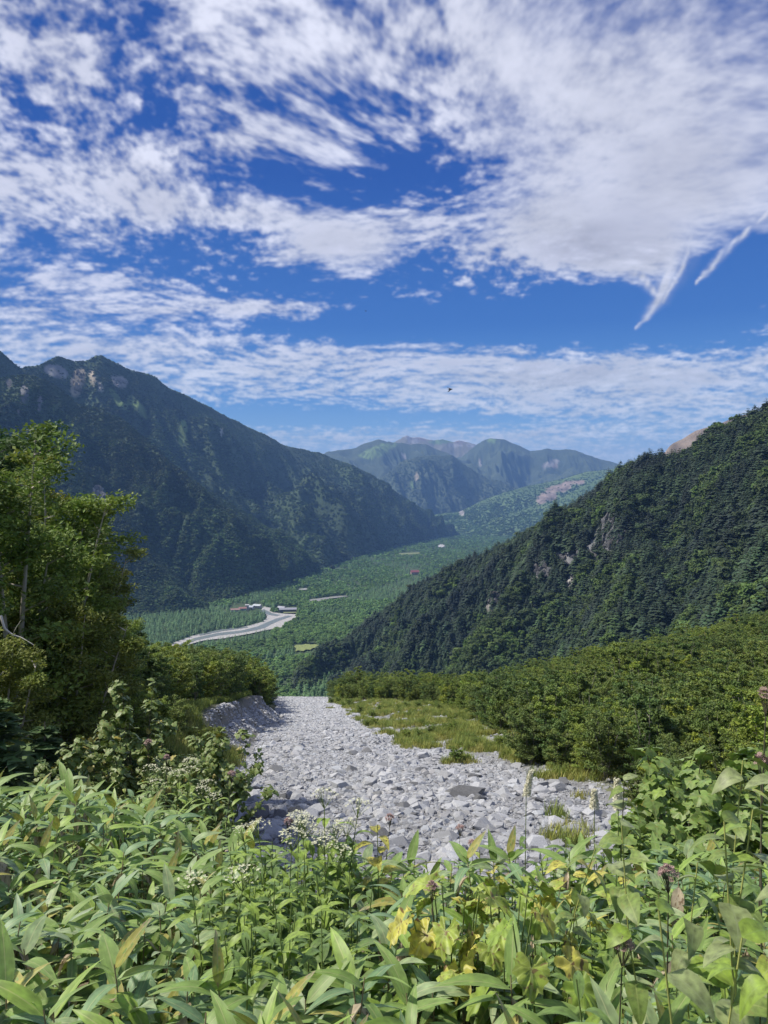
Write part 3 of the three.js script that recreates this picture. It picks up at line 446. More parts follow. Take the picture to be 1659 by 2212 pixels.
// right hillside: conifers with broadleaf trees among them
{
  const r = rng(501), m = hillside;
  for (let n = 0; n < 60000; n++) {
    const phi = lerp(m.phi0, Math.min(m.phi1, 0.56), r()), [D, , F] = m.crest(phi), q = Math.sqrt(lerp((F * 0.97) ** 2, (D + 50) ** 2, r()));
    if (r() > 0.34) continue;
    const x = Math.sin(phi) * q, z = -Math.cos(phi) * q, y = m.height(x, z);
    if (y < ground(x, z) - 1 || !seen(x, y, z, 24)) { r(); continue; }
    const [b, bc] = bareAt(m, x, y + 6, z); if (b > 0.2 && r() > (bc.soft ? 0.3 : 0.16)) continue;
    const stand = fbm(x / 70, z / 70, 2.7, 3), leafy = stand + 0.34 * smooth(0.45, 0, (q - F) / (D - F)) > 0.14 + 0.5 * (r() - 0.5), h = leafy ? 8 + 12 * r() * r() + 2 * r() : 9 + 15 * r() * r() + 5 * r();
    const v = Math.floor(r() * 3), f = 0.55 + 0.95 * r() * r(), g = 0.85 + 0.9 * fbm(x / 45, z / 45, 9.4, 2), col = leafy ? [f * g * 1.15, f * g * 1.15, f * 0.85] : [f * g * 1.05, f * g * 1.02, f * 0.95];
    single.push([q, leafy ? 'oak' : 'fir', v, x, y, z, h, leafy ? 0.95 + 0.35 * r() : 1.1 + 0.5 * r(), r() * 6.28, col, phi]);
  }
}
// valley floor and the fan above it
{
  const r = rng(502);
  for (let n = 0; n < 90000; n++) {
    const phi = lerp(-0.53, 0.30, r()), q = 620 * Math.pow(8200 / 620, Math.pow(r(), 0.9)), x = Math.sin(phi) * q, z = -Math.cos(phi) * q, y = ground(x, z);
    const scale = q < 2600 ? 1 : lerp(1, 1.7, smooth(2600, 7000, q));
    const keep = q < 2600 ? (q / 1400) ** 2 * 0.5 : 0.62; if (r() > keep) continue;
    if (!seen(x, y, z, 16)) continue;
    let under = false; for (const m of mountains) if (m.height(x, z) > y + 1) { under = true; break; } if (under) continue;
    const [px, py] = survey(x, y, z), larch = (px > 255 && px < 585 && py > 1312 && py < 1392) || (px > 640 && px < 905 && py > 1236 && py < 1300 && py > 1330 - (px - 640) * 0.33) || fbm(x / 240, z / 240, 6.4, 2) > 0.22;
    const h = (larch ? 15 + 5 * r() : 9 + 5 * r()) * scale;
    if (valleyOpen(x, z, h * 0.9)) continue;
    const f = (1.05 + 0.9 * r() * r()) * (1.3 + 0.5 * clamp(0.5 + fbm(x / 120, z / 120, 1.4, 2)));
    if (!larch && q < 2000) plant('valley_forest', 'oak', Math.floor(r() * 3), x, y, z, h, 1.2, r() * 6.28, [f * 0.95, f, f * 0.85]);
    else plant('valley_forest', larch ? 'larch' : 'farOak', Math.floor(r() * 2), x, y, z, h, larch ? 1.05 * scale : 1.15, r() * 6.28, larch ? [f, f, f] : [f * 1.0, f * 1.05, f * 0.95]);
  }
}
// left mountains
for (const [m, seed, count, far] of [[longRidge, 503, 50000, 1.25], [nearSpur, 504, 36000, 1.1], [cliffSpur, 505, 14000, 1.0], [foothill, 506, 9000, 1.6], [scarRidge, 507, 11000, 1.5], [paleShoulder, 508, 6000, 1.5]]) {
  const r = rng(seed);
  for (let n = 0; n < count; n++) {
    const phi = lerp(Math.max(m.phi0, -0.53), Math.min(m.phi1, 0.45), r()), [D, , F] = m.crest(phi), q = Math.sqrt(lerp(F * F, (D * 1.004) ** 2, r())), x = Math.sin(phi) * q, z = -Math.cos(phi) * q, y = m.height(x, z);
    if (y < -302 || !seen(x, y, z, 14 * far)) continue;
    const [b, bc] = bareAt(m, x, y + 5, z); if (b > 0.4 && r() > 0.06) continue;
    let under = false; for (const o of mountains) if (o !== m && o.height(x, z) > y + 4) { under = true; break; } if (under) continue;
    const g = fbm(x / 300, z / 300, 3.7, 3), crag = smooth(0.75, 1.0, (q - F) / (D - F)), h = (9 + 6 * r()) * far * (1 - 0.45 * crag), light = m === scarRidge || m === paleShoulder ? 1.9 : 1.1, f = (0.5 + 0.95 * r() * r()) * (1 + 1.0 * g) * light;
    const fir = m !== scarRidge && r() < 0.22;
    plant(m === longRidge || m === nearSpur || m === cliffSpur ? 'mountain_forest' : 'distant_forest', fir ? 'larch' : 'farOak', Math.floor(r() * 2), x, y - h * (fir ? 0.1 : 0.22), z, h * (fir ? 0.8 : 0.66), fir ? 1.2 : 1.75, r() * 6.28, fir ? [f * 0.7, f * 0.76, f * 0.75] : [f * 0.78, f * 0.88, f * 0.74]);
  }
}
single.sort((a, b) => a[0] - b[0]);
const LABELS = { valley_forest: ['dense green forest covering the flat valley floor', 'forest'], mountain_forest: ['dark woodland covering the left mountain slopes', 'forest'], distant_forest: ['pale woodland on the far ridges', 'forest'], hillside_forest: ['dense conifer forest covering the right hillside', 'forest'] };
// the largest 300 of each kind on the hillside are trees of their own
{
  const count = { fir: 0, oak: 0 }, tints = [0.58, 0.88, 1.3].map((f) => ({ fir: leafMaterial(lin(f, f, f * 0.95)), oak: leafMaterial(lin(f * 1.1, f * 1.1, f * 0.8)) }));
  const where = (px, py) => (py < 1010 ? 'on the hillside crest' : py < 1130 ? 'high on the hillside' : py < 1240 ? 'midway up the hillside' : py < 1330 ? 'low on the hillside' : 'lowest on the hillside') + ', ' + (px > 1560 ? 'by the frame edge' : px > 1420 ? 'right of the crags' : px > 1300 ? 'at the tall crag' : px > 1180 ? 'at the slanting slabs' : px > 1020 ? 'near the lone rock face' : px > 880 ? 'toward the valley' : 'at the valley end');
  for (const [q, kind, v, x, y, z, h, spread, turn, col, phi] of single) {
    const [px, py] = survey(x, y + h * 0.5, z);
    if (count[kind] < 290 && px > -10 && px < 1670 && seen(x, y, z, h * 0.75) ) {
      const n = count[kind]++, t = kinds[kind][v], g = new THREE.Group(), mats = tints[n % 3][kind];
      const trunk = new THREE.Mesh(t.trunk, M.bark), crown = new THREE.Mesh(t.crown, mats); trunk.name = 'trunk'; crown.name = 'crown'; g.add(trunk, crown);
      g.position.set(x, y, z); g.scale.set(h * spread, h, h * spread); g.rotation.y = turn; g.name = named(kind === 'fir' ? 'fir_tree' : 'broadleaf_tree');
      const place = where(px, py), size = h > 19 ? 'tall' : h > 14 ? 'middling' : 'small', tone = ['very dark', 'dark', 'light'][n % 3];
      put(tag(g, `${size} ${tone} ${kind === 'fir' ? 'conifer' : 'leafy tree'} ${place}`, 'tree', `${size} ${tone} ${kind === 'fir' ? 'conifers' : 'leafy trees'} ${place}`));
    } else plant('hillside_forest', kind, v, x, y, z, h, spread, turn, col);
  }
}
for (const name in mass) {
  const g = new THREE.Group(); g.name = name;
  const mat = new THREE.Matrix4(), q = new THREE.Quaternion(), up = new THREE.Vector3(0, 1, 0), c = new THREE.Color();
  for (const key in mass[name]) {
    const { geometry, at } = mass[name][key], im = new THREE.InstancedMesh(geometry, M.crown, at.length);
    at.forEach(([x, y, z, h, s, turn, col], i) => { im.setMatrixAt(i, mat.compose(new THREE.Vector3(x, y, z), q.setFromAxisAngle(up, turn), new THREE.Vector3(h * s, h, h * s))); im.setColorAt(i, c.setRGB(...col)); });
    im.name = key.startsWith('fir') || key.startsWith('larch') ? 'conifer_mass' : 'leafy_mass'; im.userData.kind = 'stuff'; g.add(im);
  }
  put(tag(g, ...LABELS[name], null, 'stuff'));
}
// ---------------------------------------------------------------- stones of the dry bed
const { ConvexGeometry } = await import('three/addons/geometries/ConvexGeometry.js');
function stone(seed, flatness, points) {
  const r = rng(seed), pts = [];
  for (let i = 0; i < points; i++) { const n = unit(r), k = 0.42 + 0.12 * r(); pts.push(new THREE.Vector3(n[0] * k * (0.85 + 0.5 * r()), n[1] * k * flatness, n[2] * k)); }
  const g = new ConvexGeometry(pts), u = new Float32Array(g.attributes.position.count * 2);
  for (let i = 0; i < u.length / 2; i++) { u[i * 2] = g.attributes.position.getX(i) + g.attributes.position.getY(i) * 0.6; u[i * 2 + 1] = g.attributes.position.getZ(i) + g.attributes.position.getY(i) * 0.6; }
  g.setAttribute('uv', new THREE.BufferAttribute(u, 2));
  return g;
}
const stoneShapes = [[71, 0.62, 14], [72, 0.75, 18], [73, 0.5, 16], [74, 0.85, 20], [75, 0.66, 24], [76, 0.55, 13], [77, 0.72, 30]].map((a) => stone(...a));
const stoneGrain = grain(128, 9, 0.72, 1, 0.35);
const stoneMaterial = (c) => new THREE.MeshStandardMaterial({ color: c, roughness: 0.92, map: scaled(stoneGrain, 1.3), bumpMap: scaled(rough, 2), bumpScale: 0.012 });
const stoneTone = (r) => { const k = r(); const v = k < 0.12 ? 0.17 + 0.08 * r() : k < 0.3 ? 0.30 + 0.08 * r() : 0.36 + 0.15 * r(), w = (r() - 0.5) * 0.05; return [v * 1.12 * (0.965 + w), v * 1.12, v * 1.12 * (1.05 - w)]; };
const stones = [];
{
  const r = rng(610);
  for (let n = 0; n < 330000; n++) {
    const d = 22 * Math.pow(285 / 22, Math.pow(r(), 0.85)), side = r() * 2.1 - 1.1, strip = side > 0.85 && r() < 0.4, x = strip ? lerp(bedCentre(d) + bedHalf(d) * 0.8, curve(bushEdge, d, 1) + 0.5, r()) : bedCentre(d) + (side < -0.93 && d > 62 && d < 135 ? -1 - 0.42 * r() : Math.min(side, 1.05)) * bedHalf(d), z = -d;
    if (d > 265 || !(strip && d < 185) && !inBed(x, z) && !(scarpAt(x, z) > 0.3)) continue;
    const big = fbm(x * 0.16, z * 0.09, 7.7, 3), f = Math.max(0.0023 * d, 0.06);
    let s = f * (0.7 + 0.9 * r()); const k = r();
    if (k > 0.87) s = Math.max(s, 0.14 + 0.18 * r() + 0.18 * big);
    if (k > 0.978) s = Math.max(s, 0.27 + 0.3 * r() * (1 + 1.4 * big));
    if (k > 0.9985) s = 0.65 + 0.35 * r();
    if (d > 70) s = Math.min(s, 0.8);
    const keep = clamp(0.24 * (s / f) ** 0.4 + (d < 60 ? 0.3 : 0.12)); if (r() > keep) continue;
    stones.push([s / d, x, z, s, r() * 6.28, (r() - 0.5) * 0.7, (r() - 0.5) * 0.7, Math.floor(r() * 7), stoneTone(r)]);
  }
  stones.sort((a, b) => b[0] - a[0]);
  const tones = [0.19, 0.33, 0.44, 0.52].map((v) => stoneMaterial(lin(v * 0.965, v, v * 1.05)));
  const lists = stoneShapes.map(() => []);
  let count = 0;
  for (const [, x, z, s, a, b, c, v, tone] of stones) {
    const y = ground(x, z) + s * 0.10, [px, py] = survey(x, y, z);
    if (count < 290 && px > 480 && px < 1500 && py < 1850) {
      const o = new THREE.Mesh(stoneShapes[v], tones[tone[1] < 0.29 ? 0 : tone[1] < 0.39 ? 1 : tone[1] < 0.49 ? 2 : 3]); o.name = named('boulder'); o.position.set(x, y, z); o.rotation.set(b, a, c); o.scale.setScalar(s * 1.15); count++;
      const shade = tone[1] < 0.29 ? 'dark grey' : tone[1] < 0.39 ? 'mid grey' : 'pale grey', size = s > 0.8 ? 'big' : s > 0.55 ? 'middling' : 'small';
      const shape = ['wedge-shaped', 'blocky', 'flat', 'upright', 'many-sided', 'slab-like', 'rounded'][v], spot = py > 1760 ? (px < 850 ? 'behind the white flowered plants' : px < 1050 ? 'in the middle of the near end of the bed' : 'at the near end of the bed, right side') : py > 1690 ? (px < 800 ? 'by the left shrub' : px < 1050 ? 'in mid bed' : 'below the right bushes') : 'far down the bed';
      put(tag(o, `${size} ${shade} ${shape} boulder ${spot}`, 'boulder', `${size} ${shade} ${shape} boulders ${spot}`));
    } else lists[v].push([x, y, z, s, a, b, c, tone]);
  }
  const g = new THREE.Group(), m4 = new THREE.Matrix4(), e = new THREE.Euler(), q = new THREE.Quaternion(), col = new THREE.Color(), white = stoneMaterial(0xffffff); g.name = 'gravel';
  lists.forEach((list, v) => {
    const im = new THREE.InstancedMesh(stoneShapes[v], white, list.length); im.name = 'stone_mass'; im.userData.kind = 'stuff';
    list.forEach(([x, y, z, s, a, b, c, tone], i) => { im.setMatrixAt(i, m4.compose(new THREE.Vector3(x, y, z), q.setFromEuler(e.set(b, a, c)), new THREE.Vector3(s * 1.15, s * 1.15, s * 1.15))); im.setColorAt(i, col.setRGB(...tone)); });
    g.add(im);
  });
  put(tag(g, 'grey stones and gravel covering the dry bed', 'gravel', null, 'stuff'));
}
// the three boulders that stand out
for (const [px, py, d, s, tone, v, sx, label] of [[1010, 1722, 43, 1.7, 0.17, 0, 1.35, 'largest dark grey boulder lying flat on the right of the bed'], [568, 1752, 36, 1.15, 0.16, 3, 0.8, 'dark upright boulder at the foot of the left shrub'], [1198, 1748, 38, 0.95, 0.15, 5, 1.5, 'long dark boulder before the right bushes, beside a white flower spike'], [1218, 1692, 47, 0.9, 0.2, 3, 1.0, 'dark rounded boulder tucked under the edge of the right bushes']]) {
  const [dx, , dz] = sight(px, py), k = d / -dz, x = dx * k, z = dz * k, o = new THREE.Mesh(stoneShapes[v], stoneMaterial(lin(tone * 0.97, tone, tone * 1.04)));
  o.name = named('boulder'); o.position.set(x, ground(x, z) + s * 0.18, z); o.scale.set(s * sx, s * 0.9, s); o.rotation.y = 0.3; put(tag(o, label, 'boulder'));
}
// ---------------------------------------------------------------- bushes and trees near the bed
function leafy(seed, { h = 5, w = 2.2, stems = 6, leaves = 3200, size = 0.13, col = [0.075, 0.115, 0.03], bark = [0.20, 0.19, 0.16], low = 0.18, open = 0.5, trunkR = 0.035, spread = 0.32, branches = 11 }) {
  const r = rng(seed), stem = new Soup(), leaf = new Soup(), tips = [];
  for (let i = 0; i < stems; i++) {
    const a = i / stems * 6.28 + r(), out = w * (0.25 + 0.6 * r()), top = h * (0.72 + 0.28 * r()) * (stems < 3 ? 1.05 : 1), pts = [], rad = [], n = 7, kx = (r() - 0.5) * 0.4, kz = (r() - 0.5) * 0.4;
    for (let j = 0; j <= n; j++) { const t = j / n; pts.push([Math.cos(a) * out * Math.pow(t, 1.3) + kx * Math.sin(t * 5) * 0.4, -0.3 + (top + 0.3) * t, Math.sin(a) * out * Math.pow(t, 1.3) + kz * Math.sin(t * 4) * 0.4]); rad.push(trunkR * (1.05 - t) + 0.004); }
    stem.tube(pts, rad, 5, bark);
    const twigs = branches;
    for (let j = 0; j < twigs; j++) {
      const t = low + (1 - low) * (j + r()) / twigs, q = t * n, k = Math.min(n - 1, Math.floor(q)), p = pts[k].map((v, c) => lerp(v, pts[k + 1][c], q - k)), b = r() * 6.28, len = w * (0.28 + 0.5 * r()) * (1.15 - t * 0.75), e = [p[0] + Math.cos(b) * len, p[1] + len * (0.15 + 0.5 * r()), p[2] + Math.sin(b) * len];
      stem.tube([p, [lerp(p[0], e[0], 0.55), lerp(p[1], e[1], 0.45), lerp(p[2], e[2], 0.55)], e], [trunkR * 0.3, trunkR * 0.18, 0.003], 3, bark);
      tips.push([p, e, len, tint(col, r, 0.4)]);
    }
  }
  for (let i = 0; i < leaves; i++) {
    const [p, e, len, c] = tips[Math.floor(r() * tips.length)], t = 0.15 + 0.95 * Math.sqrt(r()), n = unit(r), k = w * spread * 0.42 * Math.pow(r(), 0.6), q = [lerp(p[0], e[0], t) + n[0] * k, lerp(p[1], e[1], t) + n[1] * k * 0.55, lerp(p[2], e[2], t) + n[2] * k], m = unit(r); m[1] = Math.abs(m[1]) + 0.5; const l = Math.hypot(...m);
    tuft(leaf, r, q, m.map((v) => v / l), size * (0.65 + 0.7 * r()), tint(c, r, 0.5), 1.6);
  }
  return { stem: stem.geometry(), foliage: leaf.geometry() };
}
const willow = [leafy(81, { h: 4.6, leaves: 5200, col: [0.131, 0.210, 0.056] }), leafy(82, { h: 5.2, w: 2.5, leaves: 6000, stems: 7, col: [0.123, 0.193, 0.060] }), leafy(83, { h: 4.0, w: 2.1, leaves: 4600, stems: 5, col: [0.149, 0.219, 0.052] }), leafy(84, { h: 5.8, w: 2.3, leaves: 5600, stems: 4, trunkR: 0.05, bark: [0.34, 0.31, 0.26], col: [0.119, 0.196, 0.052] })];
willow.forEach((t) => { t.whole = mergeGeometries([t.stem, t.foliage]); });
const bushTints = [[1.25, 1.12, 0.9], [1.6, 1.36, 1.0], [2.0, 1.65, 0.95], [1.0, 1.0, 0.92]].map((c) => leafMaterial(lin(...c), 0.42));
const bushes = [];
{
  const r = rng(701), grid = new Set();
  for (let n = 0; n < 26000; n++) {
    const left = r() < 0.30, d = left ? 58 + 230 * Math.pow(r(), 1.2) : 26 + 264 * r(), z = -d, c = bedCentre(d), w = bedHalf(d);
    const x = left ? c - w - (d < 125 ? 5.4 : 2) - 80 * Math.pow(r(), 1.3) : Math.max(curve(bushEdge, d, 1), c + w + 1) + 150 * Math.pow(r(), 1.2);
    if (Math.abs(x) > d * 0.62 + 8) continue;
    if (left && x > -11 && d < 70) continue;
    if (left && x < -15 - d * 0.25 && d < 62) continue;
    const cell = d < 80 ? 2.1 : 2.8, key = Math.round(x / cell) + ',' + Math.round(z / cell); if (grid.has(key)) continue; grid.add(key);
    const y = ground(x, z), v = Math.floor(r() * 4), s = (left ? 0.85 + 0.5 * r() : 0.5 + 0.95 * r() * r() + 0.15 * r()) * (d < 52 && !left ? 0.95 : 1);
    const [px, py] = survey(x, y + 4 * s, z);
    if (px < -60 || px > 1720) continue;
    bushes.push([s / d * (5 + 0.0 * d), x, y - 0.1, z, v, s, r() * 6.28, Math.floor(r() * 4), px, py, left]);
  }
  bushes.sort((a, b) => b[0] - a[0]);
  const rest = [[], [], [], []]; let count = 0;
  // a bush shows when it stands in front, or its top rises over those before it
  for (const b of bushes) {
    const [, x, y, z, v, s, turn, t, px, py, left] = b;
    if (count < 290 && px > -20 && px < 1680) {
      count++;
      const g = new THREE.Group(), st = new THREE.Mesh(willow[v].stem, M.bark), fo = new THREE.Mesh(willow[v].foliage, bushTints[t]); st.name = 'stem'; fo.name = 'foliage'; g.add(st, fo);
      g.name = named('willow_bush'); g.position.set(x, y, z); g.rotation.y = turn; g.scale.setScalar(s);
      const look = v === 3 ? 'tall pale-stemmed' : v === 1 ? 'broad' : v === 2 ? 'low yellow-green' : 'bushy green', tone = ['green', 'olive', 'yellowish', 'dark'][t], spot = left ? (px < 330 ? 'on the left bank beside the firs' : px < 450 ? 'on the left bank above the currant shrubs' : 'on the left bank above the scarp') : py > 1560 ? (px < 1150 ? 'at the corner of the thicket by the stones' : px < 1350 ? 'at the front of the thicket by the stones' : 'at the front of the thicket behind the maples') : px > 1500 ? 'up the right bank by the frame edge' : px > 1350 ? 'up the right bank' : px > 1180 ? 'in the middle of the thicket' : px > 950 ? 'behind the grassy strip' : 'at the far end of the thicket';
      put(tag(g, `${look} willow bush, ${tone}, ${spot}`, 'bush', `${look} ${tone} bushes ${spot}`));
    } else rest[v].push(b);
  }
  const g = new THREE.Group(), m4 = new THREE.Matrix4(), q = new THREE.Quaternion(), up = new THREE.Vector3(0, 1, 0), c = new THREE.Color(), mat = leafMaterial(0xffffff, 0.42), tones = [[1.25, 1.12, 0.9], [1.6, 1.36, 1.0], [2.0, 1.65, 0.95], [1.0, 1.0, 0.92]]; g.name = 'shrubbery';
  rest.forEach((list, v) => { const im = new THREE.InstancedMesh(willow[v].whole, mat, list.length); im.name = 'bush_mass'; im.userData.kind = 'stuff'; list.forEach(([, x, y, z, , s, turn, t], i) => { im.setMatrixAt(i, m4.compose(new THREE.Vector3(x, y, z), q.setFromAxisAngle(up, turn), new THREE.Vector3(s, s, s))); im.setColorAt(i, c.setRGB(...tones[t])); }); g.add(im); });
  put(tag(g, 'dense thicket of willow bushes spreading up both banks', 'bushes', null, 'stuff'));
}
// the tall trees on the left
{
  const place = (px, d) => { const [dx, , dz] = sight(px, 1200), k = d / -dz; return [dx * k, dz * k]; };
  const tall = [
    leafy(91, { h: 11, w: 3.2, stems: 6, branches: 20, leaves: 30000, size: 0.11, trunkR: 0.13, low: 0.12, bark: [0.36, 0.33, 0.28], col: [0.125, 0.205, 0.048], spread: 0.5 }),
    leafy(92, { h: 10, w: 2.7, stems: 5, branches: 20, leaves: 24000, size: 0.11, trunkR: 0.11, low: 0.1, bark: [0.36, 0.33, 0.28], col: [0.131, 0.184, 0.045], spread: 0.5 }),
    leafy(93, { h: 15, w: 3.4, stems: 4, branches: 24, leaves: 20000, size: 0.16, trunkR: 0.16, low: 0.2, bark: [0.28, 0.25, 0.21], col: [0.079, 0.149, 0.049], spread: 0.55 }),
  ];
  for (const [px, d, top, v, turn, label] of [
    [22, 26, 965, 0, 0.4, 'large yellowish-green birch leaning in from the left edge of the frame'], [185, 37, 1158, 1, 2.1, 'slender birch at the right edge of the left tree group'], [-2, 40, 862, 2, 1.0, 'tallest dark green tree at the far left edge, behind the birch'],
    [95, 33, 1120, 1, 4.0, 'middle birch with olive leaves in the left tree group'], [232, 47, 1285, 0, 5.1, 'small birch standing lowest and farthest in the left tree group'], [-10, 21, 1330, 1, 3.0, 'low shaded birch under the large yellowish one'],
    [110, 31, 1050, 0, 2.9, 'full green birch behind the large yellowish one'], [62, 35, 1000, 1, 5.6, 'tall leafy birch rising between the large birch and the darkest tree'], [140, 35, 1110, 0, 1.6, 'rounded green birch in the middle of the left tree group'], [205, 41, 1195, 1, 0.7, 'leafy birch reaching farthest right in the left tree group'], [140, 27, 1250, 1, 3.6, 'low leafy birch filling the front of the left tree group'],
    [275, 56, 1335, 2, 0.2, 'dark leafy tree between the left tree group and the left bank bushes'],
  ]) {
    const [x, z] = place(px, d), y = ground(x, z) - 0.2, h = (-(top - 1090) / LENS * d - y), t = tall[v], s = h / [10.6, 9.6, 14.6][v], g = new THREE.Group();
    const st = new THREE.Mesh(t.stem, M.bark), fo = new THREE.Mesh(t.foliage, bushTints[v === 2 ? 3 : turn > 2.5 ? 1 : 0]); st.name = 'trunk'; fo.name = 'crown'; g.add(st, fo);
    g.name = named(v === 2 ? 'dark_tree' : 'birch_tree'); g.position.set(x, y, z); g.rotation.y = turn; g.scale.setScalar(s); put(tag(g, label, 'tree'));
  }
  // firs with layered boughs below the birches
  function fir(seed, h, w, whorls, col) {
    const r = rng(seed), trunk = new Soup(), crown = new Soup(); trunk.tube([[0, -0.3, 0], [0, h * 0.5, 0], [0, h, 0]], [h * 0.016, h * 0.01, 0.01], 6, [0.15, 0.12, 0.10]);
    for (let i = 0; i < whorls; i++) { const t = (i + 0.4 * r()) / whorls, y = h * (0.06 + 0.92 * t), n = 8; for (let j = 0; j < n; j++) { const a = j / n * 6.28 + i * 2.1 + r() * 0.5, len = w * Math.pow(1 - t, 0.8) * (0.75 + 0.4 * r()) + 0.1, c = tint(col, r, 0.4); const k = Math.max(6, Math.round(len * 16)); for (let q = 0; q < k; q++) { const f = (q + r()) / k, side = (r() - 0.5) * len * 0.55 * (1 - f * 0.6), x = Math.cos(a) * len * f - Math.sin(a) * side, z = Math.sin(a) * len * f + Math.cos(a) * side, n2 = [(r() - 0.5) * 0.6, 1, (r() - 0.5) * 0.6], l = Math.hypot(...n2); tuft(crown, r, [x, y + len * 0.12 * f - len * 0.28 * f * f - Math.abs(side) * 0.2 + (r() - 0.5) * 0.04, z], n2.map((v) => v / l), 0.17 * (0.7 + 0.6 * r()), tint(c, r, 0.4), 2.2); } } }
    return { trunk: trunk.geometry(), crown: crown.geometry() };
  }
  const f1 = fir(95, 7, 2.1, 22, [0.05, 0.10, 0.028]), f2 = fir(96, 2.6, 1.0, 14, [0.08, 0.14, 0.04]);
  for (const [px, d, top, g0, h0, turn, label] of [[120, 30, 1395, f1, 7, 0, 'dark fir with layered boughs below the birches'], [215, 43, 1315, f1, 7, 1.2, 'dark fir at the right foot of the left tree group'], [35, 27, 1440, f1, 7, 2.2, 'shaded fir at the left edge below the large birch'], [170, 35, 1480, f1, 7, 4.2, 'low dark fir just behind the currant shrubs'], [255, 50, 1400, f1, 7, 3.3, 'far dark fir beside the left bank bushes'], [-12, 13, 1500, f2, 2.6, 0.5, 'young soft-needled conifer at the left edge above the bamboo'], [95, 20, 1560, f2, 2.6, 1.5, 'small dark conifer behind the left currant shrub']]) {
    const [x, z] = place(px, d), y = ground(x, z) - 0.1, h = (-(top - 1090) / LENS * d - y), g = new THREE.Group(), a = new THREE.Mesh(g0.trunk, M.bark), b = new THREE.Mesh(g0.crown, M.crown); a.name = 'trunk'; b.name = 'crown'; g.add(a, b);
    g.name = named('fir_sapling'); g.position.set(x, y, z); g.rotation.y = turn; g.scale.setScalar(h / h0); put(tag(g, label, 'conifer'));
  }
  // bare pale branches
  for (const [px, py, d, pts, label] of [[2, 1330, 22, [[0, 0, 0], [0.15, -0.35, 0.1], [0.32, -0.55, 0], [0.6, -0.62, 0.05], [0.95, -0.85, 0]], 'dead white branch hanging out of the left trees'], [265, 1200, 36, [[0, 0, 0], [-0.4, 0.05, 0], [-0.9, -0.3, 0.1]], 'short bare white twig at the tip of the slender birch']]) {
    const [dx, dy, dz] = sight(px, py), k = d / -dz, s = new Soup(); s.tube(pts, pts.map((_, i) => 0.035 * (1 - i / pts.length) + 0.006), 5, [0.55, 0.52, 0.47]); if (pts.length > 4) s.tube([pts[2], [0.5, -0.3, 0.1], [0.62, -0.12, 0.1]], [0.016, 0.01, 0.004], 4, [0.55, 0.52, 0.47]);
    const o = new THREE.Mesh(s.geometry(), M.bark); o.name = named('dead_branch'); o.position.set(dx * k, dy * k, dz * k); put(tag(o, label, 'branch'));
  }
}
// ---------------------------------------------------------------- leaves of the plants in front
// a blade: outline half-width w(t) along its length, bent down by droop, folded along the midrib; base at the origin, pointing along +x, y up
function blade({ length, width, droop = 0.3, rise = 0.2, fold = 0.18, twist = 0, curl = 0, segments = 7, outline = (t) => Math.pow(Math.sin(Math.PI * Math.pow(t, 0.62)), 0.85), ripple = 0, seed = 1 }) {
  const P = [], U = [], I = [], r = rng(seed);
  for (let i = 0; i <= segments; i++) {
    const t = i / segments, w = width * 0.5 * outline(t), bend = rise * t - droop * t * t, x = length * t * (1 - 0.25 * Math.abs(droop) * t), y = length * bend, a = twist * t + curl * t * t, wob = ripple * (r() - 0.5) * width;
    for (const s of [-1, 0, 1]) { const dz = s * w * Math.cos(a), dy = Math.abs(s) * w * fold + s * w * Math.sin(a) + (s ? wob * s : 0); P.push(x, y + dy, dz); U.push(s * 0.5 * (0.25 + 0.75 * Math.min(1, outline(t))) + 0.5, t); }
  }
  for (let i = 0; i < segments; i++) for (const s of [0, 1]) { const a = i * 3 + s; I.push(a, a + 1, a + 3, a + 1, a + 4, a + 3); }
  const g = new THREE.BufferGeometry(); g.setAttribute('position', new THREE.Float32BufferAttribute(P, 3)); g.setAttribute('uv', new THREE.Float32BufferAttribute(U, 2)); g.setIndex(I); g.computeVertexNormals();
  return g;
}
// a flat leaf cut from an outline in polar form, cupped and drooping; stalk end at the origin, pointing along +x
function lobed({ radius, lobes = 5, depth = 0.45, droop = 0.35, cup = 0.15, teeth = 0.06, seed = 1, steps = 30, ripple = 0.05 }) {
  const r = rng(seed), P = [], U = [], I = [], ring = [];
  const edge = (a) => { const k = Math.cos(a * lobes * 0.5 * 1.02), tip = 0.62 + 0.38 * Math.cos(a * 0.5); return radius * tip * (1 - depth * (1 - Math.pow(Math.abs(k), 0.7))) * (1 + teeth * Math.sin(a * 37)); };
  for (let i = 0; i <= steps; i++) { const a = lerp(-2.75, 2.75, i / steps), e = edge(a); ring.push([Math.cos(a) * e + radius * 0.55, Math.sin(a) * e, a]); }
  const lift = (x, z) => -droop * x * x / (radius * 2) + cup * Math.abs(z) - 0.25 * z * z / radius + ripple * radius * Math.sin(x * 9 / radius + z * 7 / radius + seed);
  const c = [radius * 0.55, 0]; P.push(c[0], lift(...c), c[1]); U.push(0.5, 0.4);
  for (const [x, z] of ring) { const mx = lerp(c[0], x, 0.55), mz = lerp(c[1], z, 0.55); P.push(mx, lift(mx, mz) - 0.012 * radius, mz, x, lift(x, z), z); U.push(0.5 + mz / radius / 2.4, 0.12 + mx / radius / 1.9, 0.5 + z / radius / 2.4, 0.12 + x / radius / 1.9); }
  for (let i = 0; i < ring.length - 1; i++) { const a = 1 + i * 2, b = a + 2; I.push(0, b, a, a, b, b + 1, a, b + 1, a + 1); }
  const g = new THREE.BufferGeometry(); g.setAttribute('position', new THREE.Float32BufferAttribute(P, 3)); g.setAttribute('uv', new THREE.Float32BufferAttribute(U, 2)); g.setIndex(I); g.computeVertexNormals();
  return g;
}
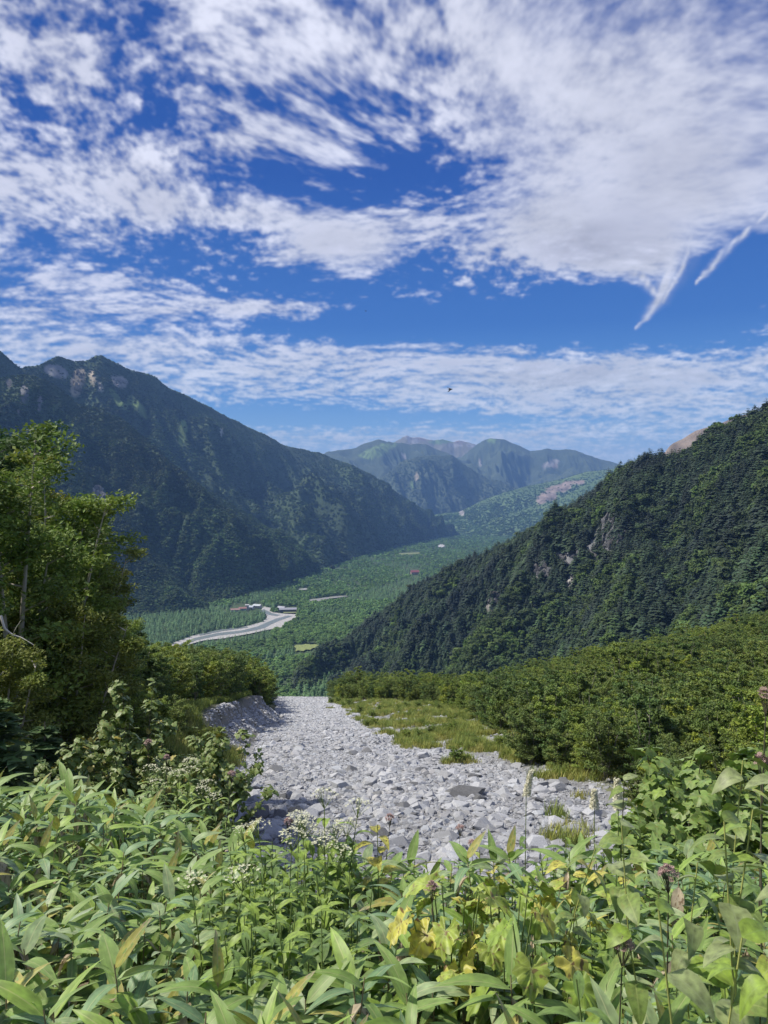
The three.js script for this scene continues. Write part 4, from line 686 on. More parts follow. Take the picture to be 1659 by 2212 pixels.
// leaf skins: pigment, veins, margins, spots
function skin(kind, seed, { base, vein, margin = base, spot, spots = 0, dryTip = 0, tip = base, streak = 0.1, ribs = 0 }) {
  const W = 96, H = 192, t = new Uint8Array(W * H * 4), to = (v) => Math.round(255 * Math.pow(clamp(v), 1 / 2.2));
  for (let j = 0; j < H; j++) for (let i = 0; i < W; i++) {
    const u = i / (W - 1), v = j / (H - 1), e = Math.abs(u - 0.5) * 2, n = fbm(u * 3 + seed, v * 5, seed, 4), long = noise(u * 26 + seed, v * 1.6, 2.2), o = (j * W + i) * 4;
    let c = base.map((b, k) => b * (1 + (kind === 'net' ? 1.0 : 0.7) * n + streak * long));
    if (kind === 'blade') { const m = smooth(0.085, 0.03, e); c = c.map((x, k) => lerp(x, vein[k], m * 0.8)); const g = smooth(0.82, 1.0, e + 0.14 * n); c = c.map((x, k) => lerp(x, margin[k], g * 0.8)); } else {
      const side = Math.abs(Math.sin((v * ribs - e * 1.6) * Math.PI)), m = Math.max(smooth(0.07, 0.02, e), 0.85 * smooth(0.16, 0.03, side)); c = c.map((x, k) => lerp(x, vein[k], m * 0.8));
      const g = smooth(0.6, 1.0, e + 0.5 * n); c = c.map((x, k) => lerp(x, margin[k], g));
    }
    if (dryTip) { const g = smooth(1 - dryTip, 1 - dryTip * 0.4, v + 0.12 * n); c = c.map((x, k) => lerp(x, tip[k], g)); }
    if (spots) { const s = smooth(0.5 - spots, 0.62 - spots, 0.5 + 0.9 * fbm(u * 5 + seed * 3, v * 8, 7.7 + seed, 3)); c = c.map((x, k) => lerp(x, spot[k], s * 0.9)); }
    t[o] = to(c[0]); t[o + 1] = to(c[1]); t[o + 2] = to(c[2]); t[o + 3] = 255;
  }
  const d = new THREE.DataTexture(t, W, H); d.colorSpace = THREE.SRGBColorSpace; d.magFilter = THREE.LinearFilter; d.needsUpdate = true;
  return new THREE.MeshPhysicalMaterial({ map: d, roughness: 0.5, transmission: 0.36, thickness: 0, specularIntensity: 0.6 });
}
const S = {
  green: skin('blade', 1, { base: [0.215, 0.33, 0.08], vein: [0.36, 0.42, 0.16], margin: [0.25, 0.36, 0.11], streak: 0.16 }),
  blue: skin('blade', 2, { base: [0.195, 0.32, 0.15], vein: [0.40, 0.47, 0.22], margin: [0.20, 0.32, 0.12], streak: 0.14 }),
  fresh: skin('blade', 3, { base: [0.27, 0.41, 0.07], vein: [0.42, 0.48, 0.16], margin: [0.30, 0.42, 0.09] }),
  yellow: skin('blade', 4, { base: [0.42, 0.40, 0.10], vein: [0.55, 0.52, 0.24], margin: [0.46, 0.36, 0.14], dryTip: 0.3, tip: [0.42, 0.34, 0.22], spot: [0.24, 0.36, 0.10], spots: -0.1 }),
  dry: skin('blade', 5, { base: [0.55, 0.46, 0.33], vein: [0.60, 0.53, 0.40], margin: [0.36, 0.27, 0.18], spot: [0.25, 0.17, 0.10], spots: -0.15 }),
  tipped: skin('blade', 6, { base: [0.20, 0.32, 0.085], vein: [0.38, 0.42, 0.17], margin: [0.32, 0.36, 0.12], dryTip: 0.22, tip: [0.50, 0.43, 0.30] }),
  herb: skin('net', 7, { base: [0.24, 0.35, 0.05], vein: [0.27, 0.38, 0.09], ribs: 9 }),
  currant: skin('net', 19, { base: [0.165, 0.25, 0.055], vein: [0.25, 0.33, 0.11], ribs: 6, spot: [0.26, 0.24, 0.05], spots: -0.12 }),
  pale: skin('blade', 20, { base: [0.30, 0.40, 0.19], vein: [0.46, 0.50, 0.26], margin: [0.36, 0.42, 0.16], streak: 0.12 }),
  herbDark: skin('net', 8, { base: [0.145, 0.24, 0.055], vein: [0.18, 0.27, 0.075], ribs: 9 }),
  maple: skin('net', 9, { base: [0.19, 0.29, 0.065], vein: [0.29, 0.38, 0.13], ribs: 7, spot: [0.26, 0.28, 0.06], spots: -0.15 }),
  mapleGold: skin('net', 10, { base: [0.36, 0.31, 0.05], vein: [0.42, 0.39, 0.10], ribs: 7, spot: [0.20, 0.12, 0.04], spots: -0.2 }),
  knot: skin('net', 11, { base: [0.19, 0.27, 0.06], vein: [0.30, 0.36, 0.11], ribs: 11, spot: [0.22, 0.26, 0.06], spots: -0.15 }),
  knotBack: skin('net', 12, { base: [0.28, 0.34, 0.14], vein: [0.31, 0.36, 0.18], ribs: 11 }),
  wither: skin('net', 13, { base: [0.52, 0.50, 0.09], vein: [0.54, 0.54, 0.18], margin: [0.46, 0.40, 0.10], ribs: 8, spot: [0.17, 0.09, 0.035], spots: -0.17 }),
  witherGreen: skin('net', 14, { base: [0.34, 0.43, 0.075], vein: [0.42, 0.50, 0.17], margin: [0.46, 0.45, 0.09], ribs: 8, spot: [0.24, 0.16, 0.07], spots: -0.2 }),
};

const stalkMaterial = plain([0.26, 0.20, 0.12]), greenStalk = plain([0.16, 0.22, 0.06]), darkStalk = plain([0.09, 0.08, 0.05]), yellowStalk = plain([0.34, 0.36, 0.10]);
function rod(points, r0, r1, sides = 5) { const s = new Soup(); s.tube(points, points.map((_, i) => lerp(r0, r1, i / (points.length - 1))), sides, [1, 1, 1]); const g = s.geometry(); g.deleteAttribute('color'); return g; }
function leafOn(parent, geometry, material, [x, y, z], turn, pitch, roll, scale = 1, name = 'leaf') {
  const m = new THREE.Mesh(geometry, material); m.name = name; m.position.set(x, y, z); m.rotation.set(0, turn, pitch, 'YZX'); m.rotation.order = 'YZX'; m.rotation.x = roll; m.scale.setScalar(scale); parent.add(m); return m;
}
// dwarf bamboo
const sasaLeaves = [0, 1, 2, 3, 4, 5].map((i) => blade({ length: 0.195 + 0.018 * (i % 3), width: 0.047 + 0.006 * (i % 2), droop: 0.18 + 0.13 * i % 0.5, rise: 0.1, fold: 0.12 + 0.05 * (i % 3), twist: (i % 3 - 1) * 0.35, segments: 7, seed: i + 1 }));
const sasaRolled = blade({ length: 0.19, width: 0.032, droop: 0.5, rise: 0.15, fold: 0.9, twist: 0.8, segments: 6 });
function sasa(seed) {
  const r = rng(seed), g = new THREE.Group(), h = 0.70 + 0.2 * r(), lean = [(r() - 0.5) * 0.2, (r() - 0.5) * 0.2], top = [lean[0], h, lean[1]];
  const culm = new THREE.Mesh(rod([[0, -0.06, 0], [lean[0] * 0.3, h * 0.5, lean[1] * 0.3], top], 0.0035, 0.0022), stalkMaterial); culm.name = 'culm'; g.add(culm);
  const n = 6 + Math.floor(r() * 4), a0 = r() * 6.28;
  for (let i = 0; i < n; i++) {
    const t = i / n, k = r(), m = k < 0.28 ? S.green : k < 0.52 ? S.blue : k < 0.62 ? S.pale : k < 0.73 ? S.fresh : k < 0.83 ? S.tipped : k < 0.915 ? S.yellow : S.dry, y = h - 0.10 * (1 - t) - 0.012 * r(), f = y / h, dry = m === S.dry;
    leafOn(g, dry && r() < 0.6 ? sasaRolled : sasaLeaves[Math.floor(r() * 6)], m, [lean[0] * f, y, lean[1] * f], a0 + i * 2.25 + (r() - 0.5) * 0.6, dry ? -0.9 : lerp(-0.25, 1.0, Math.pow(t, 1.4)) + (r() - 0.5) * 0.35, (r() - 0.5) * 0.7, 0.75 + 0.45 * r());
  }
  return g;
}
function massOf(group) {                                             // a plant as geometries by material, for the mass of plants behind
  group.updateMatrixWorld(true); const by = new Map();
  group.traverse((c) => { if (c.isMesh) { let g = c.geometry.index ? c.geometry.toNonIndexed() : c.geometry.clone(); if (!g.attributes.uv) g.setAttribute('uv', new THREE.Float32BufferAttribute(new Float32Array(g.attributes.position.count * 2), 2)); g = g.applyMatrix4(c.matrixWorld); by.has(c.material) ? by.get(c.material).push(g) : by.set(c.material, [g]); } });
  return [...by].map(([m, list]) => [m, mergeGeometries(list)]);
}
const sasaKinds = Array.from({ length: 12 }, (_, i) => sasa(1000 + i * 7));
const sasaMass = sasaKinds.slice(0, 4).map(massOf);
const leafCount = ['no', 'one', 'two', 'three', 'four', 'five', 'six', 'seven', 'eight', 'nine'];
const lookOf = (g) => { const l = g.children.filter((c) => c.name === 'leaf'), dry = l.filter((c) => c.material === S.dry).length, old = l.filter((c) => c.material === S.yellow).length; return `${leafCount[l.length]}-leaved dwarf bamboo${dry ? ' with a dried leaf' : old ? ' with a yellowed leaf' : ''}`; };
const spotOf = (px, py) => py > 2080 ? (px < 240 ? 'in the bottom left corner' : px < 550 ? 'at the bottom edge, well left' : px < 830 ? 'at the bottom edge, left of centre' : px < 1110 ? 'at the bottom edge, right of centre' : px < 1400 ? 'at the bottom edge, well right' : 'in the bottom right corner') : py > 1970 ? (px < 280 ? 'near the left edge, low down' : px < 560 ? 'low in the left thicket' : px < 830 ? 'below the leafy herbs' : px < 1100 ? 'in front of the yellowing plants' : px < 1380 ? 'below the yellowing plants, right' : 'under the nearest knotweed') : py > 1820 ? (px < 420 ? 'in the middle of the left thicket' : px < 830 ? 'beside the white flowered plants' : px < 1240 ? 'around the yellowing plants' : 'under the knotweed on the right') : 'along the top edge of the left thicket';
const frontEdge = [[-7, 6.9], [-3.2, 6.7], [-2.0, 6.2], [-1.1, 5.1], [-0.6, 4.6], [0.3, 4.35], [1.6, 4.6], [2.6, 4.8], [4, 5.4]];
const ferny = (x, d) => Math.exp(-(((x + 0.42) / 0.42) ** 2 + ((d - 3.4) / 0.95) ** 2)), yellowing = (x, d) => Math.exp(-(((x - 0.55) / 0.6) ** 2 + ((d - 3.5) / 0.7) ** 2));
{
  const r = rng(801), all = [];
  for (let n = 0; n < 16000; n++) {
    const d = 1.55 + 5.3 * r(), x = (r() * 2 - 1) * (0.56 * d + 0.5); if (d > curve(frontEdge, x, 1)) continue;
    if (r() < 0.55) continue;
    if (r() < ferny(x, d) * 1.5 || r() < yellowing(x, d) * 0.8) continue;
    if (all.some((p) => Math.hypot(p[0] - x, p[1] - d) < 0.055 + 0.011 * d)) continue;
    if (all.length > 1100) break;
    all.push([x, d, 0.74 + 0.3 * r(), r() * 6.28, Math.floor(r() * 12)]);
  }
  all.sort((a, b) => b[2] / b[1] - a[2] / a[1]);
  const rest = [[], [], [], []]; let count = 0;
  for (const [x, d, s, turn, v] of all) {
    const y = ground(x, -d), [px, py] = survey(x, y + 0.8 * s, -d);
    if (count < 295 && px > -120 && px < 1780 && py < 2330) {
      count++; const g = sasaKinds[v].clone(); g.name = named('bamboo_plant'); g.position.set(x, y, -d); g.rotation.y = turn; g.scale.setScalar(s); const spot = spotOf(px, py);
      put(tag(g, `${lookOf(g)} ${spot}`, 'bamboo', `${lookOf(g)} ${spot}`));
    } else rest[v % 4].push([x, y, -d, s, turn]);
  }
  const g = new THREE.Group(), m4 = new THREE.Matrix4(), q = new THREE.Quaternion(), up = new THREE.Vector3(0, 1, 0); g.name = 'bamboo_thicket';
  rest.forEach((list, v) => { if (list.length) for (const [m, geo] of sasaMass[v]) { const im = new THREE.InstancedMesh(geo, m, list.length); im.name = 'bamboo_mass'; im.userData.kind = 'stuff'; list.forEach(([x, y, z, s, t], i) => im.setMatrixAt(i, m4.compose(new THREE.Vector3(x, y, z), q.setFromAxisAngle(up, t), new THREE.Vector3(s, s, s)))); g.add(im); } });
  put(tag(g, 'mass of smaller dwarf bamboo filling the slope behind', 'bamboo', null, 'stuff'));
}
// ---------------------------------------------------------------- herbs, shrubs and flowers in front
const herbLeaf = [0, 1, 2].map((i) => blade({ length: 0.10 + 0.012 * i, width: 0.026 + 0.003 * i, droop: 0.45 + 0.2 * i, rise: 0.3, fold: 0.2, twist: (i - 1) * 0.3, segments: 6, ripple: 0.16, seed: 20 + i, outline: (t) => Math.pow(Math.sin(Math.PI * Math.pow(t, 0.8)), 0.8) }));
const standAt = (px, py, d) => { const [dx, dy, dz] = sight(px, py), k = d / -dz, x = dx * k, z = dz * k, y = ground(x, z); return [x, y, z, dy * k - y]; };   // foot, and height of the top that shows there
const floret = (() => { const s = new Soup(); for (let i = 0; i < 6; i++) { const a = i / 6 * 6.28, b = a + 0.6; s.tri([0, 0, 0], [Math.cos(a) * 0.006, 0.0015, Math.sin(a) * 0.006], [Math.cos(b) * 0.006, 0.0015, Math.sin(b) * 0.006], [1, 1, 1]); } const g = s.geometry(); g.deleteAttribute('color'); return g; })();
function headOf(seed, n, radius, dome, size, stemLen) {                // a flat or domed cluster of florets on fine stalks
  const r = rng(seed), list = [], stalks = [];
  for (let i = 0; i < n; i++) { const a = r() * 6.28, k = Math.sqrt(r()) * radius, p = [Math.cos(a) * k, dome * (1 - (k / radius) ** 2) + (r() - 0.5) * 0.012, Math.sin(a) * k]; list.push(floret.clone().applyMatrix4(new THREE.Matrix4().compose(new THREE.Vector3(...p), new THREE.Quaternion().setFromEuler(new THREE.Euler((r() - 0.5) * 1.1, r() * 6, (r() - 0.5) * 1.1)), new THREE.Vector3(size, size, size)))); if (i % 4 === 0) stalks.push(rod([[0, -stemLen, 0], p], 0.0012, 0.0008, 3)); }
  return [mergeGeometries(list), mergeGeometries(stalks)];
}
const petal = { white: plain([0.60, 0.61, 0.42], { side: THREE.DoubleSide }), cream: plain([0.74, 0.72, 0.55]), pink: plain([0.33, 0.22, 0.20]), brown: plain([0.20, 0.12, 0.10]), mauve: plain([0.46, 0.30, 0.40]) };
function herb(seed, h, { leaves = 18, mat = [S.herb, S.herb, S.herbDark], flower, size = 1, stalk = greenStalk }) {
  const r = rng(seed), g = new THREE.Group(), lean = [(r() - 0.5) * 0.16 * h, (r() - 0.5) * 0.16 * h], at = (t) => [lean[0] * t * t, h * t, lean[1] * t * t];
  const st = new THREE.Mesh(rod([at(-0.06), at(0.4), at(0.75), at(1)], 0.0042, 0.0018), stalk); st.name = 'stem'; g.add(st);
  for (let i = 0; i < leaves; i++) { const t = 0.25 + 0.72 * i / leaves; leafOn(g, herbLeaf[Math.floor(r() * 3)], mat[Math.floor(r() * mat.length)], at(t), i * 2.4 + r() * 0.5, lerp(0.15, 0.75, t * t) + (r() - 0.5) * 0.3, (r() - 0.5) * 0.4, size * (1.15 - 0.5 * t) * (0.85 + 0.3 * r())); }
  if (flower) { const [f, s] = headOf(seed, flower.n, flower.radius, flower.dome, flower.size ?? 1, 0.06), a = new THREE.Mesh(f, flower.mat), b = new THREE.Mesh(s, stalk); a.name = 'flower_head'; b.name = 'flower_stalk'; a.position.set(...at(1)); b.position.set(...at(1)); a.position.y += 0.05; b.position.y += 0.05; g.add(a, b); }
  return g;
}
function stand(g, name, px, py, d, label, category, group, turn = 0, grow = 1) { const [x, y, z, h] = standAt(px, py, d); g.name = named(name); g.position.set(x, y, z); g.rotation.y = turn; g.scale.setScalar(grow * (g.userData.tall ? Math.max(0.3, h) / g.userData.tall : 1)); put(tag(g, label, category, group)); return g; }
const tallAs = (g, h) => { g.userData.tall = h; return g; };
// white-flowered herbs in front of the bed
const whiteHead = { n: 70, radius: 0.058, dome: 0.022, mat: petal.white, size: 0.85 };
const aster = [herb(2001, 0.95, { leaves: 24, flower: whiteHead, size: 1.15 }), herb(2002, 0.95, { leaves: 22, flower: { ...whiteHead, n: 50 }, size: 1.2 }), herb(2003, 0.95, { leaves: 26, flower: { ...whiteHead, n: 60, radius: 0.066 } })];
const greenHerb = [herb(2011, 0.8, { leaves: 22, size: 1.25 }), herb(2012, 0.8, { leaves: 20, size: 1.1, mat: [S.herb, S.herbDark] }), herb(2013, 0.8, { leaves: 24, size: 1.35 })];
const smallHerb = [herb(2021, 0.6, { leaves: 20, size: 0.95, mat: [S.herb, S.herbDark, S.herbDark] }), herb(2022, 0.6, { leaves: 18, size: 0.85, mat: [S.herbDark, S.herb] }), herb(2023, 0.6, { leaves: 18, size: 0.9, mat: [S.herb, S.witherGreen] })];
{
  const r = rng(2100);
  for (const [px, py, d, label] of [[702, 1732, 3.9, 'tallest white-flowered herb standing out against the grey stones'], [735, 1742, 4.0, 'white-flowered herb leaning right before the stones'], [640, 1776, 3.8, 'white-flowered herb in the middle of the flower patch'], [590, 1792, 3.7, 'white-flowered herb at the left of the flower patch'], [668, 1800, 3.5, 'low white-flowered herb in front of the flower patch'], [612, 1818, 3.3, 'nearest white-flowered herb of the patch'], [480, 1885, 2.9, 'white-flowered herb alone among the bamboo'], [455, 1882, 2.95, 'white-flowered herb close left of the lone one'], [555, 1800, 3.9, 'white-flowered herb nearest the left shrub']])
    stand(tallAs(aster[Math.floor(r() * 3)].clone(), 1.0), 'white_flower_plant', px, py, d, label, 'flower', 'white-flowered herbs', r() * 6.28);
  for (let i = 0; i < 8; i++) { const px = 560 + 190 * r(), py = 1775 + 70 * r(), d = 4.0 - 0.008 * (py - 1775) + 0.2 * r(); stand(tallAs(aster[Math.floor(r() * 3)].clone(), 1.0), 'white_flower_plant', px, py, d, `small white-flowered herb in the ${px < 640 ? 'left' : 'right'} ${py < 1810 ? 'back' : 'front'} of the flower patch`, 'flower', `small white-flowered herbs ${px < 640 ? 0 : 1} ${py < 1810 ? 0 : 1}`, r() * 6.28); }
  for (const [px, py, d, w] of [[345, 1655, 6.0], [372, 1668, 6.0], [400, 1672, 5.9], [428, 1690, 5.8], [450, 1700, 5.7], [478, 1712, 5.6], [392, 1650, 6.2], [360, 1690, 5.7], [330, 1668, 6.1]]) stand(tallAs(aster[Math.floor(r() * 3)].clone(), 1.0), 'white_flower_plant', px, py, d, 'white-flowered herb along the upper rim of the left thicket', 'flower', 'white-flowered herbs on the rim', r() * 6.28);
  for (let i = 0; i < 80; i++) { const px = 470 + 330 * r(), py = 1800 + 210 * r(), d = lerp(3.9, 2.4, (py - 1800) / 210) + 0.3 * r(); stand(tallAs(greenHerb[Math.floor(r() * 3)].clone(), 0.82), 'leafy_herb', px, py, d, `upright yellow-green leafy herb below the white flowers, ${py < 1870 ? 'upper' : py < 1940 ? 'middle' : 'lower'} ${px < 580 ? 'left' : px < 690 ? 'centre' : 'right'} of the patch`, 'herb', `leafy herbs below the white flowers ${py < 1870 ? 0 : py < 1940 ? 1 : 2} ${px < 580 ? 0 : px < 690 ? 1 : 2}`, r() * 6.28); }
  for (let i = 0; i < 60; i++) { const px = 800 + 600 * r(), py = 1825 + 90 * r(), d = 4.7 - 0.9 * (py - 1825) / 90 + 0.3 * r(); stand(tallAs(smallHerb[Math.floor(r() * 3)].clone(), 0.62), 'leafy_herb', px, py, d, `low dark leafy herb on the rim of the stones, ${px < 1130 ? 'nearest the centre' : px < 1270 ? 'by the white spikes' : 'toward the maples'}, ${py < 1895 ? 'back row' : 'front row'}`, 'herb', `leafy herbs on the right rim ${px < 1130 ? 0 : px < 1270 ? 1 : 2} ${py < 1895 ? 0 : 1}`, r() * 6.28); }
  for (let i = 0; i < 120; i++) { const px = -20 + 560 * r(), py = 1665 + 300 * r(), d = lerp(6.4, 3.0, (py - 1665) / 300) + 0.4 * r(); stand(tallAs(smallHerb[Math.floor(r() * 3)].clone(), 0.62), 'leafy_herb', px, py + 12, d, `small leafy herb among the bamboo of the left thicket, ${py < 1740 ? 'top' : py < 1850 ? 'middle' : 'lower'} part, ${px < 120 ? 'by the frame edge' : px < 270 ? 'left half' : px < 410 ? 'right half' : 'by the white flowers'}`, 'herb', `leafy herbs in the left thicket ${py < 1740 ? 'top' : py < 1850 ? 'middle' : 'lower'} ${px < 120 ? 0 : px < 270 ? 1 : px < 410 ? 2 : 3}`, r() * 6.28); }
  for (let i = 0; i < 46; i++) { const px = 1180 + 480 * r(), py = 1780 + 330 * r(), d = lerp(4.6, 2.0, (py - 1780) / 330) + 0.3 * r(); stand(tallAs(greenHerb[Math.floor(r() * 3)].clone(), 0.82), 'leafy_herb', px, py, d, `leafy herb among the tall plants on the right, ${py < 1890 ? 'upper' : py < 2000 ? 'middle' : 'lower'} part, ${px < 1340 ? 'stone side' : px < 1500 ? 'middle' : 'frame side'}`, 'herb', `leafy herbs on the right ${py < 1890 ? 0 : py < 2000 ? 1 : 2} ${px < 1340 ? 0 : px < 1500 ? 1 : 2}`, r() * 6.28); }
  for (const [px, py, d, h, label] of [[475, 1672, 5.6, 1, 'pink-brown domed flower head on a tall stem before the left shrub'], [318, 1598, 6.3, 1, 'pink-brown flower head rising in front of the currant shrub'], [352, 1640, 6.2, 1, 'small faded pink flower head below the taller one'], [985, 1792, 4.4, 1, 'reddish seed head on a thin stem against the stones'], [1020, 1808, 4.3, 1, 'dark reddish flower head at the right end of the rim'], [818, 1768, 4.4, 1, 'small red flower head in front of the grey stones'], [600, 1775, 4.2, 1, 'faded pink flower head among the white flowers'], [1440, 1850, 2.6, 1, 'faded pink flower head beside the knotweed'], [1325, 2000, 2.1, 1, 'small pink thistle-like bud among the bamboo leaves on the right'], [960, 1915, 2.8, 1, 'small pinkish bud above the yellowing plant'], [1638, 1498, 3.4, 1, 'nodding pink thistle head standing alone at the right edge'], [1648, 1640, 3.0, 1, 'second pink thistle head lower at the right edge']])
    stand(tallAs(herb(2200 + Math.round(px), 1.1, { leaves: 10, mat: [S.herbDark], size: 0.9, stalk: darkStalk, flower: { n: px > 1600 ? 36 : 70, radius: px > 1600 ? 0.02 : 0.028, dome: 0.026, mat: px % 2 ? petal.pink : petal.pink, size: 1.2 } }), 1.17), 'pink_flower_plant', px, py, d, label, 'flower', null, r() * 6.28);
}
// white flower spikes
for (const [px, py, d, len, bend, label] of [[1135, 1664, 6.2, 0.21, 0.05, 'curved white flower spike standing before the bed, left of the three'], [1284, 1706, 5.6, 0.14, 0.0, 'short white flower spike, middle of the three'], [1336, 1682, 5.0, 0.20, -0.01, 'straight white flower spike half hidden by a leafy stem']]) {
  const [x, y, z, h] = standAt(px, py, d), g = new THREE.Group(), r = rng(px), list = [], at = (t) => [bend * (t > 0.8 ? (t - 0.8) * 5 : 0) ** 1.5, h * t, 0];
  const st = new THREE.Mesh(rod([at(-0.02), at(0.5), at(0.85), at(1)], 0.005, 0.002), greenStalk); st.name = 'stem'; g.add(st);
  for (let i = 0; i < 700; i++) { const t = 1 - len / h * r(), p = at(t), a = r() * 6.28, k = 0.031 * (0.5 + 0.5 * r()) * (1.1 - 0.5 * smooth(1 - len / h, 1, t)); list.push(floret.clone().applyMatrix4(new THREE.Matrix4().compose(new THREE.Vector3(p[0] + Math.cos(a) * k, p[1], p[2] + Math.sin(a) * k), new THREE.Quaternion().setFromEuler(new THREE.Euler(r() * 6, r() * 6, r() * 6)), new THREE.Vector3(1.2, 1.2, 1.2)))); }
  const f = new THREE.Mesh(mergeGeometries(list), petal.cream); f.name = 'flower_spike'; g.add(f);
  for (let i = 0; i < 8; i++) leafOn(g, herbLeaf[i % 3], S.herbDark, at(0.15 + 0.07 * i), i * 2.4, 0.2, 0, 1.5);
  g.name = named('spike_flower'); g.position.set(x, y, z); put(tag(g, label, 'flower', 'white flower spikes'));
}
// shrubs with lobed leaves: a cane skeleton, up to 300 single leaves each and the rest as foliage
function lobedShrub(seed, h, w, leaves, leafGeos, mats, scale, canes) {
  const r = rng(seed), g = new THREE.Group(), s = [], places = [];
  for (let i = 0; i < canes; i++) {
    const a = i / canes * 6.28 + r(), out = w * (0.2 + 0.75 * r()), top = h * (0.6 + 0.4 * r()) * (1 - 0.25 * out / w), p = (t) => [Math.cos(a) * out * Math.pow(Math.max(t, 0), 1.2), top * t, Math.sin(a) * out * Math.pow(Math.max(t, 0), 1.2)];
    s.push(rod([p(-0.05), p(0.35), p(0.7), p(1)], 0.010, 0.003));
    for (let j = 0; j < 6; j++) { const t = 0.4 + 0.6 * r(), q = p(t), b = r() * 6.28, l = w * 0.4 * (1.2 - t), e = [q[0] + Math.cos(b) * l, q[1] + l * (0.2 + 0.4 * r()), q[2] + Math.sin(b) * l]; s.push(rod([q, e], 0.004, 0.002, 3)); places.push([q, e]); }
    places.push([p(0.7), p(1)]);
  }
  const st = new THREE.Mesh(mergeGeometries(s), darkStalk); st.name = 'stem'; g.add(st);
  const rest = new Map();
  for (let i = 0; i < leaves; i++) {
    const [a, b] = places[Math.floor(r() * places.length)], t = 0.2 + 0.85 * r(), k = 0.07 * scale / 0.5, p = [lerp(a[0], b[0], t) + (r() - 0.5) * k, lerp(a[1], b[1], t) + (r() - 0.3) * k, lerp(a[2], b[2], t) + (r() - 0.5) * k], m = r() < 0.05 ? mats[1] : mats[0], geo = leafGeos[Math.floor(r() * leafGeos.length)];
    const o = leafOn(g, geo, m, p, r() * 6.28, -0.2 + (r() - 0.5) * 0.7, (r() - 0.5) * 0.6, scale * (0.7 + 0.5 * r()));
    if (i >= 290) { o.updateMatrix(); const q = geo.toNonIndexed().applyMatrix4(o.matrix); rest.has(m) ? rest.get(m).push(q) : rest.set(m, [q]); g.remove(o); }
  }
  for (const [m, list] of rest) { const o = new THREE.Mesh(mergeGeometries(list), m); o.name = 'foliage'; o.userData.kind = 'stuff'; g.add(o); }
  return g;
}
const mapleLeaf = [1, 2, 3].map((i) => lobed({ radius: 0.075, lobes: 5, depth: 0.5, droop: 0.5 + 0.1 * i, seed: i, steps: 22 })), currantLeaf = [4, 5].map((i) => lobed({ radius: 0.06, lobes: 3, depth: 0.35, droop: 0.6, seed: i, steps: 16 }));
const treeOf = (g, h) => { g.userData.tall = h; return g; };
stand(treeOf(lobedShrub(3001, 2.6, 1.15, 2400, currantLeaf, [S.currant, S.mapleGold], 0.85, 16), 2.6), 'currant_shrub', 292, 1448, 12, 'large currant shrub with lobed leaves rising above the left thicket', 'shrub', null, 0.2);
stand(treeOf(lobedShrub(3002, 2.4, 0.85, 1700, currantLeaf, [S.currant, S.mapleGold], 0.85, 12), 2.4), 'currant_shrub', 452, 1532, 11.3, 'currant shrub overhanging the left edge of the stones', 'shrub', null, 1.2);
stand(treeOf(lobedShrub(3003, 2.2, 0.95, 1500, currantLeaf, [S.currant, S.mapleGold], 0.85, 12), 2.2), 'currant_shrub', 165, 1572, 12.4, 'low spreading currant shrub before the dark firs', 'shrub', null, 2.2);
stand(treeOf(lobedShrub(3007, 2.0, 0.9, 1300, currantLeaf, [S.currant, S.mapleGold], 0.85, 12), 2.0), 'currant_shrub', 385, 1600, 9.6, 'nearest currant shrub behind the white flowers of the left rim', 'shrub', null, 3.2);
stand(treeOf(lobedShrub(3004, 1.7, 0.5, 420, mapleLeaf, [S.maple, S.herb], 1.05, 9), 1.7), 'maple_shrub', 1468, 1552, 8.2, 'young maple shrub with pointed bright top leaves on the right', 'shrub', null, 0.4);
stand(treeOf(lobedShrub(3005, 1.6, 0.65, 520, mapleLeaf, [S.maple, S.herb], 1.1, 10), 1.6), 'maple_shrub', 1625, 1565, 7.2, 'maple shrub cut by the right edge of the frame', 'shrub', null, 1.7);
stand(treeOf(lobedShrub(3006, 1.3, 0.7, 460, mapleLeaf, [S.maple, S.herb], 1.1, 10), 1.3), 'maple_shrub', 1500, 1690, 6.8, 'low dark maple shrub under the young one', 'shrub', null, 2.9);
